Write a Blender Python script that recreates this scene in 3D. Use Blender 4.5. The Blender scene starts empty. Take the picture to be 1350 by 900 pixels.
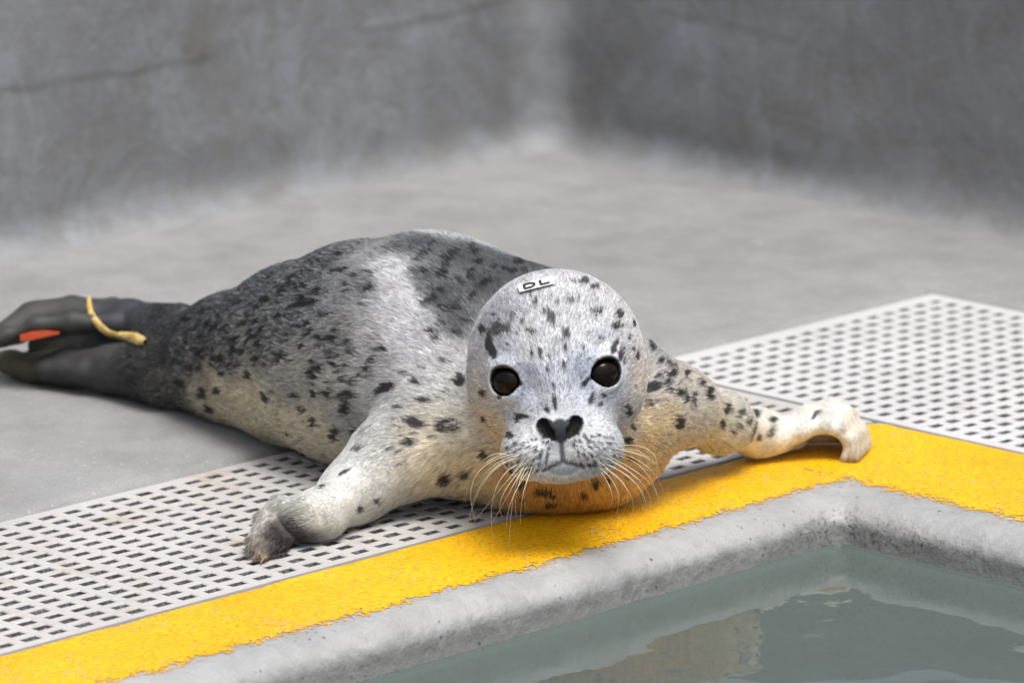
import bpy, bmesh, math, random
import numpy as np
from mathutils import Vector, Matrix
from mathutils.bvhtree import BVHTree

rng = np.random.default_rng(11)
random.seed(11)
scene = bpy.context.scene
COL = scene.collection

# ------------------------------------------------------------------ camera
FPX, CX, CY = 7298.0, 675.0, 450.0          # focal length and centre of the 1350 px wide frame
_A = np.array([8000 - CX, CY + 1270, FPX]); _A /= np.linalg.norm(_A)     # along one pool edge
_B = np.array([-7000 - CX, CY + 1270, FPX]); _B /= np.linalg.norm(_B)    # along the other
_Z = -np.cross(_A, _B)
M = np.stack([_A, _B, _Z])                  # camera (right, up, forward) -> world
RIGHT, UP, FWD = M[:, 0].copy(), M[:, 1].copy(), M[:, 2].copy()
def ray(px, py):
    return M @ (np.array([px - CX, CY - py, FPX]) / FPX)
CAM = -ray(1157, 555) * 4.75
def on_height(px, py, h=0.0):
    d = ray(px, py)
    return CAM + d * ((h - CAM[2]) / d[2])

cam = bpy.data.cameras.new("camera")
cam_o = bpy.data.objects.new("camera", cam); COL.objects.link(cam_o)
cam_o.matrix_world = Matrix(((RIGHT[0], UP[0], -FWD[0], CAM[0]),
                             (RIGHT[1], UP[1], -FWD[1], CAM[1]),
                             (RIGHT[2], UP[2], -FWD[2], CAM[2]), (0, 0, 0, 1)))
cam.sensor_width = 36.0
cam.lens = FPX / 1350 * 36
cam.clip_start = 0.05; cam.clip_end = 2000
cam.dof.use_dof = True
cam.dof.aperture_fstop = 8.0
scene.camera = cam_o

# ------------------------------------------------------------------ sky, sun, exposure
SUN_EL, SUN_AZ = math.radians(70), math.radians(-105)    # azimuth from +X towards +Y
world = bpy.data.worlds.new("World"); scene.world = world; world.use_nodes = True
wn, wl = world.node_tree.nodes, world.node_tree.links
bg = wn["Background"]
sky = wn.new("ShaderNodeTexSky"); sky.sky_type = 'NISHITA'; sky.sun_disc = False
sky.sun_elevation = SUN_EL
sky.sun_rotation = math.pi / 2 - SUN_AZ
sky.air_density = 1.0; sky.dust_density = 6.0; sky.ozone_density = 1.0
hs = wn.new("ShaderNodeHueSaturation"); hs.inputs["Saturation"].default_value = 0.5
wl.new(sky.outputs[0], hs.inputs["Color"]); wl.new(hs.outputs[0], bg.inputs[0])
bg.inputs[1].default_value = 0.10
sun = bpy.data.lights.new("sun", 'SUN'); sun.energy = 1.5; sun.angle = math.radians(28); sun.color = (1, 0.985, 0.965)
sun_o = bpy.data.objects.new("sun", sun); COL.objects.link(sun_o)
sd = Vector((math.cos(SUN_EL) * math.cos(SUN_AZ), math.cos(SUN_EL) * math.sin(SUN_AZ), math.sin(SUN_EL)))
sun_o.rotation_euler = sd.to_track_quat('Z', 'Y').to_euler()
sun_o.location = sd * 8
vs = scene.view_settings
vs.view_transform = 'Standard'; vs.look = 'None'; vs.gamma = 1.0; vs.use_curve_mapping = False
vs.exposure = 0.78

# ------------------------------------------------------------------ helpers
def lin(r, g, b):
    c = np.array([r, g, b], float) / 255
    return np.where(c <= 0.04045, c / 12.92, ((c + 0.055) / 1.055) ** 2.4)

def _hash(i, j, k):
    h = (i.astype(np.uint32) * np.uint32(374761393)) ^ (j.astype(np.uint32) * np.uint32(668265263)) ^ (k.astype(np.uint32) * np.uint32(2246822519))
    h = (h ^ (h >> np.uint32(13))) * np.uint32(1274126177)
    h ^= h >> np.uint32(16)
    return (h & np.uint32(0xFFFFFF)).astype(np.float32) / np.float32(0xFFFFFF)
def noise(P, f=1.0, seed=0):
    """value noise -1..1 on (N,3)"""
    with np.errstate(over='ignore'):
        Q = np.asarray(P, np.float64) * f + 1000.37 + seed * 17.13
        I = np.floor(Q).astype(np.int64); F = (Q - I).astype(np.float32); F = F * F * (3 - 2 * F)
        out = 0
        for a in (0, 1):
            for b in (0, 1):
                for c in (0, 1):
                    w = (F[:, 0] if a else 1 - F[:, 0]) * (F[:, 1] if b else 1 - F[:, 1]) * (F[:, 2] if c else 1 - F[:, 2])
                    out = out + w * _hash(I[:, 0] + a, I[:, 1] + b, I[:, 2] + c)
    return out * 2 - 1
def fbm(P, f, oct=3, seed=0):
    s = 0; a = 1; t = 0
    for o in range(oct):
        s = s + a * noise(P, f * 2 ** o, seed + o); t += a; a *= 0.5
    return s / t
def sstep(a, b, x):
    t = np.clip((x - a) / (b - a), 0, 1); return t * t * (3 - 2 * t)

def mesh_obj(name, verts, faces, mat=None, parent=None, smooth=True):
    me = bpy.data.meshes.new(name)
    verts = np.asarray(verts, np.float32)
    if isinstance(faces, np.ndarray):
        n, k = faces.shape
        me.vertices.add(len(verts)); me.vertices.foreach_set("co", verts.ravel())
        me.loops.add(n * k); me.loops.foreach_set("vertex_index", faces.astype(np.int32).ravel())
        me.polygons.add(n); me.polygons.foreach_set("loop_start", np.arange(0, n * k, k, dtype=np.int32))
        me.update(calc_edges=True); me.validate()
    else:
        me.from_pydata(verts.tolist(), [], [list(f) for f in faces])
    me.polygons.foreach_set("use_smooth", [smooth] * len(me.polygons))
    o = bpy.data.objects.new(name, me); COL.objects.link(o)
    if mat: me.materials.append(mat)
    if parent: o.parent = parent
    return o
def tag(o, label=None, cat=None, group=None, kind=None):
    if label: o["label"] = label
    if cat: o["category"] = cat
    if group: o["group"] = group
    if kind: o["kind"] = kind
    return o
def grid_faces(nu, nv):
    i, j = np.meshgrid(np.arange(nu - 1), np.arange(nv - 1), indexing='ij')
    a = (i * nv + j).ravel()
    return np.stack([a, a + nv, a + nv + 1, a + 1], 1)

# ------------------------------------------------------------------ materials
class Mat:
    def __init__(s, name, rough=0.7, spec=0.4):
        s.m = bpy.data.materials.new(name); s.m.use_nodes = True
        s.n, s.l = s.m.node_tree.nodes, s.m.node_tree.links
        s.b = s.n["Principled BSDF"]
        s.b.inputs["Roughness"].default_value = rough
        s.b.inputs["Specular IOR Level"].default_value = spec
        s.tc = s.n.new("ShaderNodeTexCoord").outputs["Object"]
    def noise(s, scale, detail=4, rough=0.6, vec=None, dist=0.0):
        t = s.n.new("ShaderNodeTexNoise"); t.inputs["Scale"].default_value = scale
        t.inputs["Detail"].default_value = detail; t.inputs["Roughness"].default_value = rough
        t.inputs["Distortion"].default_value = dist
        s.l.new(vec or s.tc, t.inputs["Vector"]); return t.outputs["Fac"]
    def voro(s, scale, vec=None):
        t = s.n.new("ShaderNodeTexVoronoi"); t.inputs["Scale"].default_value = scale
        s.l.new(vec or s.tc, t.inputs["Vector"]); return t.outputs["Distance"]
    def scaled(s, sc):
        t = s.n.new("ShaderNodeMapping"); t.inputs["Scale"].default_value = sc
        s.l.new(s.tc, t.inputs["Vector"]); return t.outputs[0]
    def ramp(s, fac, stops):
        r = s.n.new("ShaderNodeValToRGB"); e = r.color_ramp.elements
        while len(e) < len(stops): e.new(0.5)
        for k, (p, c) in enumerate(stops):
            e[k].position = p; c = (c, c, c) if np.isscalar(c) else c
            e[k].color = (*c, 1)
        s.l.new(fac, r.inputs[0]); return r.outputs[0]
    def mix(s, fac, a, b, mode='MIX'):
        x = s.n.new("ShaderNodeMix"); x.data_type = 'RGBA'; x.blend_type = mode
        for inp, v in ((x.inputs[0], fac), (x.inputs[6], a), (x.inputs[7], b)):
            if isinstance(v, bpy.types.NodeSocket): s.l.new(v, inp)
            elif np.isscalar(v): inp.default_value = v
            else: inp.default_value = (*v, 1)
        return x.outputs[2]
    def math(s, op, a, b=0.0):
        x = s.n.new("ShaderNodeMath"); x.operation = op
        for inp, v in ((x.inputs[0], a), (x.inputs[1], b)):
            if isinstance(v, bpy.types.NodeSocket): s.l.new(v, inp)
            else: inp.default_value = v
        return x.outputs[0]
    def color(s, c):
        if isinstance(c, bpy.types.NodeSocket): s.l.new(c, s.b.inputs["Base Color"])
        else: s.b.inputs["Base Color"].default_value = (*c, 1)
    def rough(s, v): s.l.new(v, s.b.inputs["Roughness"])
    def bump(s, hts):
        nrm = None
        for h, dist, st in hts:
            bp = s.n.new("ShaderNodeBump"); bp.inputs["Distance"].default_value = dist; bp.inputs["Strength"].default_value = st
            s.l.new(h, bp.inputs["Height"])
            if nrm: s.l.new(nrm, bp.inputs["Normal"])
            nrm = bp.outputs[0]
        s.l.new(nrm, s.b.inputs["Normal"])

def m_floor():
    m = Mat("concrete_floor", 0.62, 0.35)
    big = m.noise(2.6, 5, 0.62, dist=0.4); mid = m.noise(14, 5, 0.65); fine = m.noise(420, 3, 0.7); st = m.noise(5.5, 6, 0.7, dist=0.8)
    c = m.ramp(big, [(0.3, (0.205, 0.205, 0.198)), (0.55, (0.26, 0.262, 0.26)), (0.75, (0.31, 0.315, 0.32))])
    c = m.mix(m.ramp(st, [(0.5, 0.0), (0.7, 0.5)]), c, (0.17, 0.166, 0.152))
    c = m.mix(m.ramp(mid, [(0.35, 0.0), (0.75, 0.5)]), c, (0.40, 0.405, 0.40))
    c = m.mix(m.ramp(m.noise(9, 6, 0.72, dist=1.2), [(0.54, 0.0), (0.68, 0.45)]), c, (0.215, 0.208, 0.19))
    c = m.mix(m.ramp(m.noise(38, 5, 0.7), [(0.55, 0.0), (0.7, 0.35)]), c, (0.2, 0.198, 0.19))
    c = m.mix(m.ramp(fine, [(0.3, 0.45), (0.6, 0.0)]), c, (0.14, 0.138, 0.13))
    c = m.mix(m.ramp(m.noise(150, 2, 0.5), [(0.69, 0.0), (0.76, 0.7)]), c, (0.5, 0.5, 0.5))
    m.color(c); m.bump([(mid, 0.004, 0.35), (fine, 0.0012, 0.6)])
    return m.m
def m_wall(WX=0.665, WY=1.035):
    m = Mat("concrete_wall", 0.6, 0.35)
    v = m.scaled((1, 1, 0.75))
    big = m.noise(6.5, 6, 0.62, v, 0.6); mid = m.noise(17.0, 6, 0.68, v, 0.9); fine = m.noise(120, 4, 0.7)
    c = m.ramp(big, [(0.33, (0.17, 0.172, 0.17)), (0.5, (0.195, 0.203, 0.213)), (0.66, (0.215, 0.233, 0.26))])
    c = m.mix(m.ramp(mid, [(0.36, 0.6), (0.54, 0.0)]), c, (0.15, 0.145, 0.132))
    c = m.mix(m.ramp(m.noise(15, 5, 0.7, v, 0.6), [(0.52, 0.0), (0.72, 0.65)]), c, (0.275, 0.295, 0.325))
    vs2 = m.scaled((6, 6, 1.2))
    c = m.mix(m.ramp(m.noise(4, 4, 0.6, vs2), [(0.58, 0.0), (0.78, 0.22)]), c, (0.15, 0.148, 0.14))
    c = m.mix(m.ramp(fine, [(0.3, 0.3), (0.6, 0.0)]), c, (0.12, 0.12, 0.115))
    sx = m.n.new("ShaderNodeSeparateXYZ"); m.l.new(m.tc, sx.inputs[0])      # broken formwork seam
    zz = m.math('ABSOLUTE', m.math('ADD', m.math('SUBTRACT', sx.outputs["Z"], 0.163), m.math('MULTIPLY', m.math('SUBTRACT', m.noise(5, 3), 0.5), 0.04)))
    seam = m.math('MULTIPLY', m.ramp(zz, [(0.0015, 1.0), (0.005, 0.0)]), m.ramp(m.noise(4.5, 3, 0.6), [(0.5, 0.0), (0.58, 1.0)]))
    c = m.mix(m.math('MULTIPLY', seam, 0.45), c, (0.07, 0.068, 0.062))
    # skylight caught by the rounded corner and the coved foot, painted as paler tone
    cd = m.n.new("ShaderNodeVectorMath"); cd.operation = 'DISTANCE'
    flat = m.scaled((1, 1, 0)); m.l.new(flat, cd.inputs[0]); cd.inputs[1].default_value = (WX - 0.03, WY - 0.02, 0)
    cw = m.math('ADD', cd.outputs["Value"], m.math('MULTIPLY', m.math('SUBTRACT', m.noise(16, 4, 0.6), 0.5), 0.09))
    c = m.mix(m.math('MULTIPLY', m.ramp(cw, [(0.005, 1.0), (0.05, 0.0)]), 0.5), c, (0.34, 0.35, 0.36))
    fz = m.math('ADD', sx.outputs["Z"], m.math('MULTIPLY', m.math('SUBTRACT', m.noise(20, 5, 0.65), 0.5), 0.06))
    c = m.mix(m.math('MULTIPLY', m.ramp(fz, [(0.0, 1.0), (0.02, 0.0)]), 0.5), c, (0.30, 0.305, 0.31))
    m.color(c); m.bump([(mid, 0.008, 0.4), (fine, 0.0015, 0.5)])
    return m.m
def m_coping():
    m = Mat("coping_concrete", 0.42, 0.45)
    big = m.noise(9, 5, 0.6); mid = m.noise(46, 5, 0.65, dist=0.5); fine = m.noise(300, 4, 0.65)
    sp = m.n.new("ShaderNodeSeparateXYZ"); m.l.new(m.tc, sp.inputs[0])
    damp = m.n.new("ShaderNodeMapRange"); damp.inputs["From Min"].default_value = -0.03; damp.inputs["From Max"].default_value = -0.012
    damp.inputs["To Min"].default_value = 1.0; damp.inputs["To Max"].default_value = 0.0
    wob = m.math('ADD', sp.outputs["Z"], m.math('MULTIPLY', m.math('SUBTRACT', mid, 0.5), 0.03))
    m.l.new(wob, damp.inputs["Value"])
    c = m.ramp(big, [(0.35, (0.30, 0.303, 0.30)), (0.65, (0.37, 0.374, 0.37))])
    c = m.mix(m.ramp(mid, [(0.4, 0.3), (0.6, 0.0)]), c, (0.24, 0.24, 0.234))
    c = m.mix(m.math('MULTIPLY', damp.outputs[0], 0.7), c, (0.115, 0.12, 0.112))        # algae-stained, wetted band
    pits = m.ramp(m.voro(105), [(0.12, 1.0), (0.22, 0.0)])
    pm = m.math('MULTIPLY', m.ramp(m.noise(28, 3), [(0.5, 0.0), (0.62, 1.0)]), pits)
    vd = m.n.new("ShaderNodeVectorMath"); vd.operation = 'DISTANCE'; m.l.new(m.tc, vd.inputs[0]); vd.inputs[1].default_value = (-0.19, -0.17, -0.02)
    near = m.ramp(m.math('ADD', vd.outputs["Value"], m.math('MULTIPLY', m.noise(40, 3), 0.1)), [(0.06, 1.0), (0.2, 0.0)])
    deep = m.n.new("ShaderNodeMapRange"); deep.inputs["From Min"].default_value = -0.004; deep.inputs["From Max"].default_value = -0.02
    m.l.new(sp.outputs["Z"], deep.inputs["Value"])
    p2 = m.math('MULTIPLY', m.math('MULTIPLY', near, m.ramp(m.noise(260, 3, 0.6), [(0.55, 0.0), (0.59, 1.0)])), deep.outputs[0])
    pm = m.math('MAXIMUM', pm, p2)
    c = m.mix(m.math('MULTIPLY', pm, 0.8), c, (0.05, 0.045, 0.035))
    drip = m.noise(26, 5, 0.7, dist=0.7)
    c = m.mix(m.ramp(drip, [(0.58, 0.0), (0.74, 0.3)]), c, (0.40, 0.41, 0.41))
    m.color(c); m.rough(m.ramp(mid, [(0.3, 0.3), (0.7, 0.55)]))
    m.bump([(mid, 0.003, 0.4), (m.noise(120, 4, 0.65), 0.003, 0.5), (fine, 0.001, 0.5), (pm, 0.002, -0.8)])
    return m.m
def m_yellow():
    m = Mat("yellow_paint", 0.45, 0.4)
    big = m.noise(7, 4); fine = m.noise(260, 3, 0.6); f2 = m.noise(150, 4, 0.7); f3 = m.noise(420, 2, 0.5)
    wear = m.noise(11, 4, 0.6)
    c = m.ramp(big, [(0.35, (0.78, 0.40, 0.001)), (0.65, (0.88, 0.49, 0.001))])
    c = m.mix(m.ramp(fine, [(0.32, 0.75), (0.5, 0.0)]), c, (0.50, 0.20, 0.001))
    c = m.mix(m.ramp(fine, [(0.58, 0.0), (0.70, 0.6)]), c, (0.92, 0.58, 0.01))
    chips = m.math('ADD', f2, m.math('MULTIPLY', m.math('SUBTRACT', wear, 0.5), 0.45))
    chip = m.ramp(chips, [(0.63, 0.0), (0.665, 1.0)])
    c = m.mix(m.math('MULTIPLY', chip, 0.85), c, (0.36, 0.33, 0.26))
    pin = m.ramp(m.math('ADD', f3, m.math('MULTIPLY', m.math('SUBTRACT', wear, 0.5), 0.25)), [(0.66, 0.0), (0.70, 1.0)])
    c = m.mix(m.math('MULTIPLY', pin, 0.75), c, (0.24, 0.17, 0.08))
    m.color(c); m.bump([(fine, 0.003, 0.8), (f2, 0.003, 0.4), (chip, 0.0008, -0.6)])
    return m.m
def m_grate(name, c0, c1, dirt):
    m = Mat(name, 0.6, 0.3)
    big = m.noise(5, 5, 0.6); fine = m.noise(380, 3, 0.7)
    c = m.ramp(big, [(0.3, c0), (0.7, c1)])
    c = m.mix(m.ramp(fine, [(0.28, 0.35), (0.55, 0.0)]), c, (0.36, 0.33, 0.30))
    d = m.math('MULTIPLY', m.ramp(m.noise(16, 5, 0.7), [(0.56, 0.0), (0.74, 1.0)]), dirt)
    c = m.mix(d, c, (0.33, 0.25, 0.17))
    m.color(c); m.bump([(fine, 0.0009, 0.6)])
    return m.m
def m_channel():
    m = Mat("channel_grit", 0.75, 0.3)
    f = m.noise(260, 3, 0.75); g = m.noise(60, 3, 0.6)
    c = m.ramp(f, [(0.35, (0.10, 0.103, 0.11)), (0.55, (0.22, 0.225, 0.235)), (0.72, (0.36, 0.36, 0.365))])
    c = m.mix(m.ramp(g, [(0.45, 0.0), (0.65, 0.6)]), c, (0.06, 0.055, 0.045))
    m.color(c); m.bump([(f, 0.003, 0.8)])
    return m.m
def m_pool():
    m = Mat("pool_plaster", 0.8, 0.2)
    n = m.noise(5, 5, 0.6)
    m.color(m.ramp(n, [(0.3, (0.115, 0.145, 0.13)), (0.7, (0.175, 0.2, 0.18))]))
    return m.m
def m_water():
    m = Mat("water"); N, L = m.n, m.l
    N.remove(m.b)
    out = [x for x in N if x.type == 'OUTPUT_MATERIAL'][0]
    fr = N.new("ShaderNodeFresnel"); fr.inputs["IOR"].default_value = 1.333
    gl = N.new("ShaderNodeBsdfGlossy"); gl.inputs["Roughness"].default_value = 0.015
    tr = N.new("ShaderNodeBsdfTransparent"); tr.inputs[0].default_value = (0.50, 0.62, 0.56, 1)
    df = N.new("ShaderNodeBsdfDiffuse"); df.inputs[0].default_value = (0.15, 0.183, 0.17, 1)
    mx0 = N.new("ShaderNodeMixShader"); mx0.inputs[0].default_value = 0.55     # turbid water: part of the light scatters back
    L.new(tr.outputs[0], mx0.inputs[1]); L.new(df.outputs[0], mx0.inputs[2])
    mx = N.new("ShaderNodeMixShader"); L.new(fr.outputs[0], mx.inputs[0]); L.new(mx0.outputs[0], mx.inputs[1]); L.new(gl.outputs[0], mx.inputs[2])
    bp = N.new("ShaderNodeBump"); bp.inputs["Distance"].default_value = 0.004; bp.inputs["Strength"].default_value = 0.06
    L.new(m.noise(22, 3, 0.5), bp.inputs["Height"])
    L.new(bp.outputs[0], gl.inputs["Normal"]); L.new(bp.outputs[0], fr.inputs["Normal"])
    L.new(mx.outputs[0], out.inputs[0])
    return m.m
def m_ground():
    m = Mat("outer_ground", 0.85, 0.2)
    m.color(m.ramp(m.noise(1.2, 5, 0.65), [(0.3, (0.2, 0.198, 0.19)), (0.7, (0.3, 0.3, 0.295))]))
    return m.m

# ------------------------------------------------------------------ the place
GY, GX = 0.287, 0.413          # far edges of the drain grating
WY, WX = 1.035, 0.665           # faces of the enclosure wall
LIPA, LIPB = 0.146, 0.218      # distance from the grating to the pool face on the two sides
ZW = -0.040                    # water level

# outer ground sheet: a frame of quads round the enclosure, out to the horizon
x0, x1, y0, y1 = -5.6, WX + 0.14, -5.2, WY + 0.14
R_ = 600
gv = [(-R_, -R_), (R_, -R_), (R_, R_), (-R_, R_), (x0, y0), (x1, y0), (x1, y1), (x0, y1)]
tag(mesh_obj("ground", [(x, y, -0.02) for x, y in gv], [(0, 1, 5, 4), (1, 2, 6, 5), (2, 3, 7, 6), (3, 0, 4, 7)], m_ground(), smooth=False), kind="structure")

FLOOR = m_floor()
def floor_patch(name, xa, xb, ya, yb, step, edge=None):
    nx, ny = max(2, int((xb - xa) / step)), max(2, int((yb - ya) / step))
    X, Y = np.meshgrid(np.linspace(xa, xb, nx), np.linspace(ya, yb, ny), indexing='ij')
    P = np.stack([X.ravel(), Y.ravel(), np.zeros(X.size)], 1)
    z = 0.003 + 0.0025 * noise(P, 4.0, 3) + 0.0008 * noise(P, 22, 5)
    d = np.minimum(P[:, 0] - xa if edge == 'x' else 9, P[:, 1] - ya if edge == 'y' else 9)
    z = z - 0.010 * np.exp(-np.maximum(d, 0) / 0.006) * (d < 0.05)
    P[:, 2] = z
    if edge:
        k = 0 if edge == 'x' else 1
        w = np.exp(-d / 0.01)
        P[:, k] += (0.0035 * noise(P, 30, 8) + 0.0015 * noise(P, 110, 9)) * w
    return P, grid_faces(nx, ny)
def join(parts):
    V, F, n = [], [], 0
    for v, f in parts:
        V.append(v); F.append(f + n); n += len(v)
    return np.concatenate(V), np.concatenate(F)
gap = 0.002
parts = [floor_patch("a", -1.3, GX + gap, GY + gap, WY + 0.02, 0.006, 'y'),
         floor_patch("b", GX + gap, WX + 0.02, -0.7, WY + 0.02, 0.006, 'x'),
         floor_patch("c", -5.6, -1.3, GY + gap, WY + 0.02, 0.03, 'y'),
         floor_patch("d", GX + gap, WX + 0.02, -5.2, -0.7, 0.03, 'x')]
tag(mesh_obj("deck_floor", *join(parts), FLOOR), kind="structure")
# deck on the camera's side of the pool
PX0, PY0 = -2.6, -2.3
parts = [floor_patch("e", -5.6, PX0, -5.2, 0.0, 0.05), floor_patch("f", PX0, 0.0, -5.2, PY0, 0.05)]
tag(mesh_obj("near_deck", *join(parts), FLOOR), kind="structure")

# enclosure wall: one rendered wall turning a rounded inside corner, with a coved foot
def corner_path(xe, ye, r, xa, ya, n1, n2, na=14):
    """from (xa,ye) along +x, round an arc into (xe, ye-..) down to (xe,ya); returns points and inward offsets dir"""
    p = [(x, ye, 0.0, 1.0) for x in np.linspace(xa, xe - r, n1)]
    for t in np.linspace(0, math.pi / 2, na)[1:-1]:
        p.append((xe - r + r * math.sin(t), ye - r + r * math.cos(t), math.sin(t), math.cos(t)))
    p += [(xe, y, 1.0, 0.0) for y in np.linspace(ye - r, ya, n2)]
    return np.array(p)
path = corner_path(WX, WY, 0.045, -5.6, -5.2, 260, 240, 22)
prof = [(0.055, -0.004)]
for t in np.linspace(0, math.pi / 2, 11): prof.append((0.04 - 0.04 * math.sin(t), 0.04 - 0.04 * math.cos(t)))
prof += [(0, z) for z in np.linspace(0.05, 0.41, 32)] + [(-0.005, 0.425), (-0.02, 0.43), (-0.12, 0.43), (-0.135, 0.42), (-0.135, -0.05)]
prof = np.array(prof)
V = []
for x, y, nx, ny in path:
    for d, z in prof: V.append((x - nx * d, y - ny * d, z))
V = np.array(V)
dz = 0.006 * noise(V, 5, 2) + 0.003 * noise(V, 16, 4) + 0.0012 * noise(V, 50, 6)
dz *= sstep(0.0, 0.05, V[:, 2]) * (V[:, 2] < 0.42)
nn = np.repeat(path[:, 2:4], len(prof), 0)
V[:, :2] -= nn * dz[:, None]
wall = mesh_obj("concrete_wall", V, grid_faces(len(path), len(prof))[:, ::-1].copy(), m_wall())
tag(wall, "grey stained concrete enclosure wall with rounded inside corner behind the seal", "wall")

# pool coping: swept lip with a bullnose, going down below the water
def lip_profile():
    p = [(0.0, -0.03), (0.0, -0.004), (0.002, -0.001), (0.004, 0.0)]
    p += [(d, 0.0) for d in np.linspace(0.008, LIPA - 0.045, 18)]
    c = (LIPA - 0.040, -0.022)
    for t in np.linspace(0.06, 1.0, 16):
        a = t * math.pi / 2
        p.append((c[0] + 0.040 * math.sin(a) ** 0.9, c[1] + 0.022 * math.cos(a)))
    p += [(LIPA + 0.0008 * k, z) for k, z in enumerate(np.linspace(-0.027, -0.12, 20))] + [(LIPA + 0.02, -0.7)]
    return np.array(p)
LP = lip_profile()
LPX = np.interp
def stretch(d):      # same profile, wider flat on the second side
    return d + (LIPB - LIPA) * sstep(0.01, 0.10, d)
rows = []
ss1 = np.concatenate([np.linspace(PX0 - 0.2, -1.3, 20)[:-1], np.linspace(-1.3, -LIPB - 0.06, 240)])
ss2 = np.concatenate([np.linspace(-LIPA - 0.06, -0.75, 130), np.linspace(-0.75, PY0 - 0.2, 20)[1:]])
for d, z in LP:
    dB = stretch(d); rr = 0.003 + 0.013 * sstep(0.03, LIPA, d)
    xe, ye = -dB, -d
    pts = []
    for x in ss1: pts.append((min(x, xe - rr) if x > -0.4 else x, ye, z))
    L0 = pts[-1][0]
    for x in np.linspace(L0, xe - rr, 24)[1:]: pts.append((x, ye, z))
    for t in np.linspace(0, math.pi / 2, 12)[1:]:
        pts.append((xe - rr + rr * math.sin(t), ye - rr + rr * math.cos(t), z))
    ys = ss2[0]
    for y in np.linspace(ye - rr, min(ys, ye - rr - 0.002), 24)[1:]: pts.append((xe, y, z))
    for y in ss2[1:]: pts.append((xe, y, z))
    rows.append(pts)
V = np.array(rows)                       # (profile, path, 3)
nP, nS = V.shape[:2]
V = V.reshape(-1, 3)
amp = sstep(0.06, LIPA - 0.02, np.repeat(LP[:, 0], nS))
b = amp * (0.0016 * noise(V, 14, 1) + 0.0011 * noise(V, 45, 2) + 0.0007 * noise(V, 120, 3))
V[:, 2] += b * 0.6
V[:, 0] += b * 0.7 * (V[:, 0] > -0.5); V[:, 1] += b * 0.7
fl = 0.0007 * noise(V, 30, 5) * (1 - amp)
V[:, 2] += fl * (np.repeat(LP[:, 0], nS) > 0.003)
COP = m_coping()
tag(mesh_obj("pool_coping", V, grid_faces(nP, nS), COP), kind="structure")
COPV = V.copy()
cop_bvh = BVHTree.FromPolygons([tuple(p) for p in V.tolist()], grid_faces(nP, nS).tolist())

# yellow painted stripe: a thin film on the coping with ragged edges
STEP = 0.00115
def stripe_cells(xa, xb, ya, yb):
    nx, ny = int((xb - xa) / STEP) + 1, int((yb - ya) / STEP) + 1
    X, Y = np.meshgrid(np.linspace(xa, xb, nx), np.linspace(ya, yb, ny), indexing='ij')
    return np.stack([X.ravel(), Y.ravel(), np.zeros(X.size)], 1), grid_faces(nx, ny)
def stripe_keep(P):
    dA = -P[:, 1]; dB = -P[:, 0]
    rag = 0.0045 * fbm(P, 45, 3, 21) + 0.006 * noise(P, 170, 24) + 0.006 * noise(P, 420, 26) + 0.007 * noise(P, 800, 27)
    inA = dA < 0.109 + rag
    inB = dB < 0.167 + 1.5 * rag
    outer = np.where((dA > dB), dB, dA)      # distance from the grating edge
    e2 = 0.0035 + 0.0018 * noise(P, 90, 30) + 0.0015 * noise(P, 260, 31)
    rc = np.hypot(np.maximum(0.03 - dA, 0), np.maximum(0.03 - dB, 0))     # rounded outer corner
    ok = ((dA > e2) & (dB > e2)) & (rc < 0.030 + 0.004 * noise(P, 70, 33))
    # loose islands and nicks near the ragged edge
    edge = np.minimum(np.abs(dA - 0.109), np.abs(dB - 0.167))
    nick = (noise(P, 230, 40) > 0.35 + edge / 0.014)
    return (inA | inB) & ok & ~nick
PA, FA = stripe_cells(-1.35, 0.0, -0.128, 0.0)
PB, FB = stripe_cells(-0.195, 0.0, -0.85, -0.128)
V, F = join([(PA, FA), (PB, FB)])
ctr = V[F].mean(1)
F = F[stripe_keep(ctr)]
used = np.unique(F); remap = -np.ones(len(V), int); remap[used] = np.arange(len(used))
V, F = V[used], remap[F]
Z = np.zeros(len(V))
for i, (x, y, _) in enumerate(V):
    h = cop_bvh.ray_cast(Vector((x, y, 0.1)), Vector((0, 0, -1)))
    Z[i] = h[0].z if h[0] else 0.0
V[:, 2] = Z + 0.0006
stripe = mesh_obj("yellow_stripe", V, F, m_yellow())
tag(stripe, kind="structure")

# drain channel below the grating
CH = m_channel()
cz = -0.0205
tag(mesh_obj("drain_channel", [(-5.6, 0.0, cz), (GX + .01, 0.0, cz), (GX + .01, GY + .01, cz), (-5.6, GY + .01, cz),
                               (0.0, 0.0, cz), (0.0, -5.2, cz), (GX + .01, -5.2, cz)],
             [(0, 4, 1, 2, 3), (5, 6, 1, 4)], CH, smooth=False), kind="structure")

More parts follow.
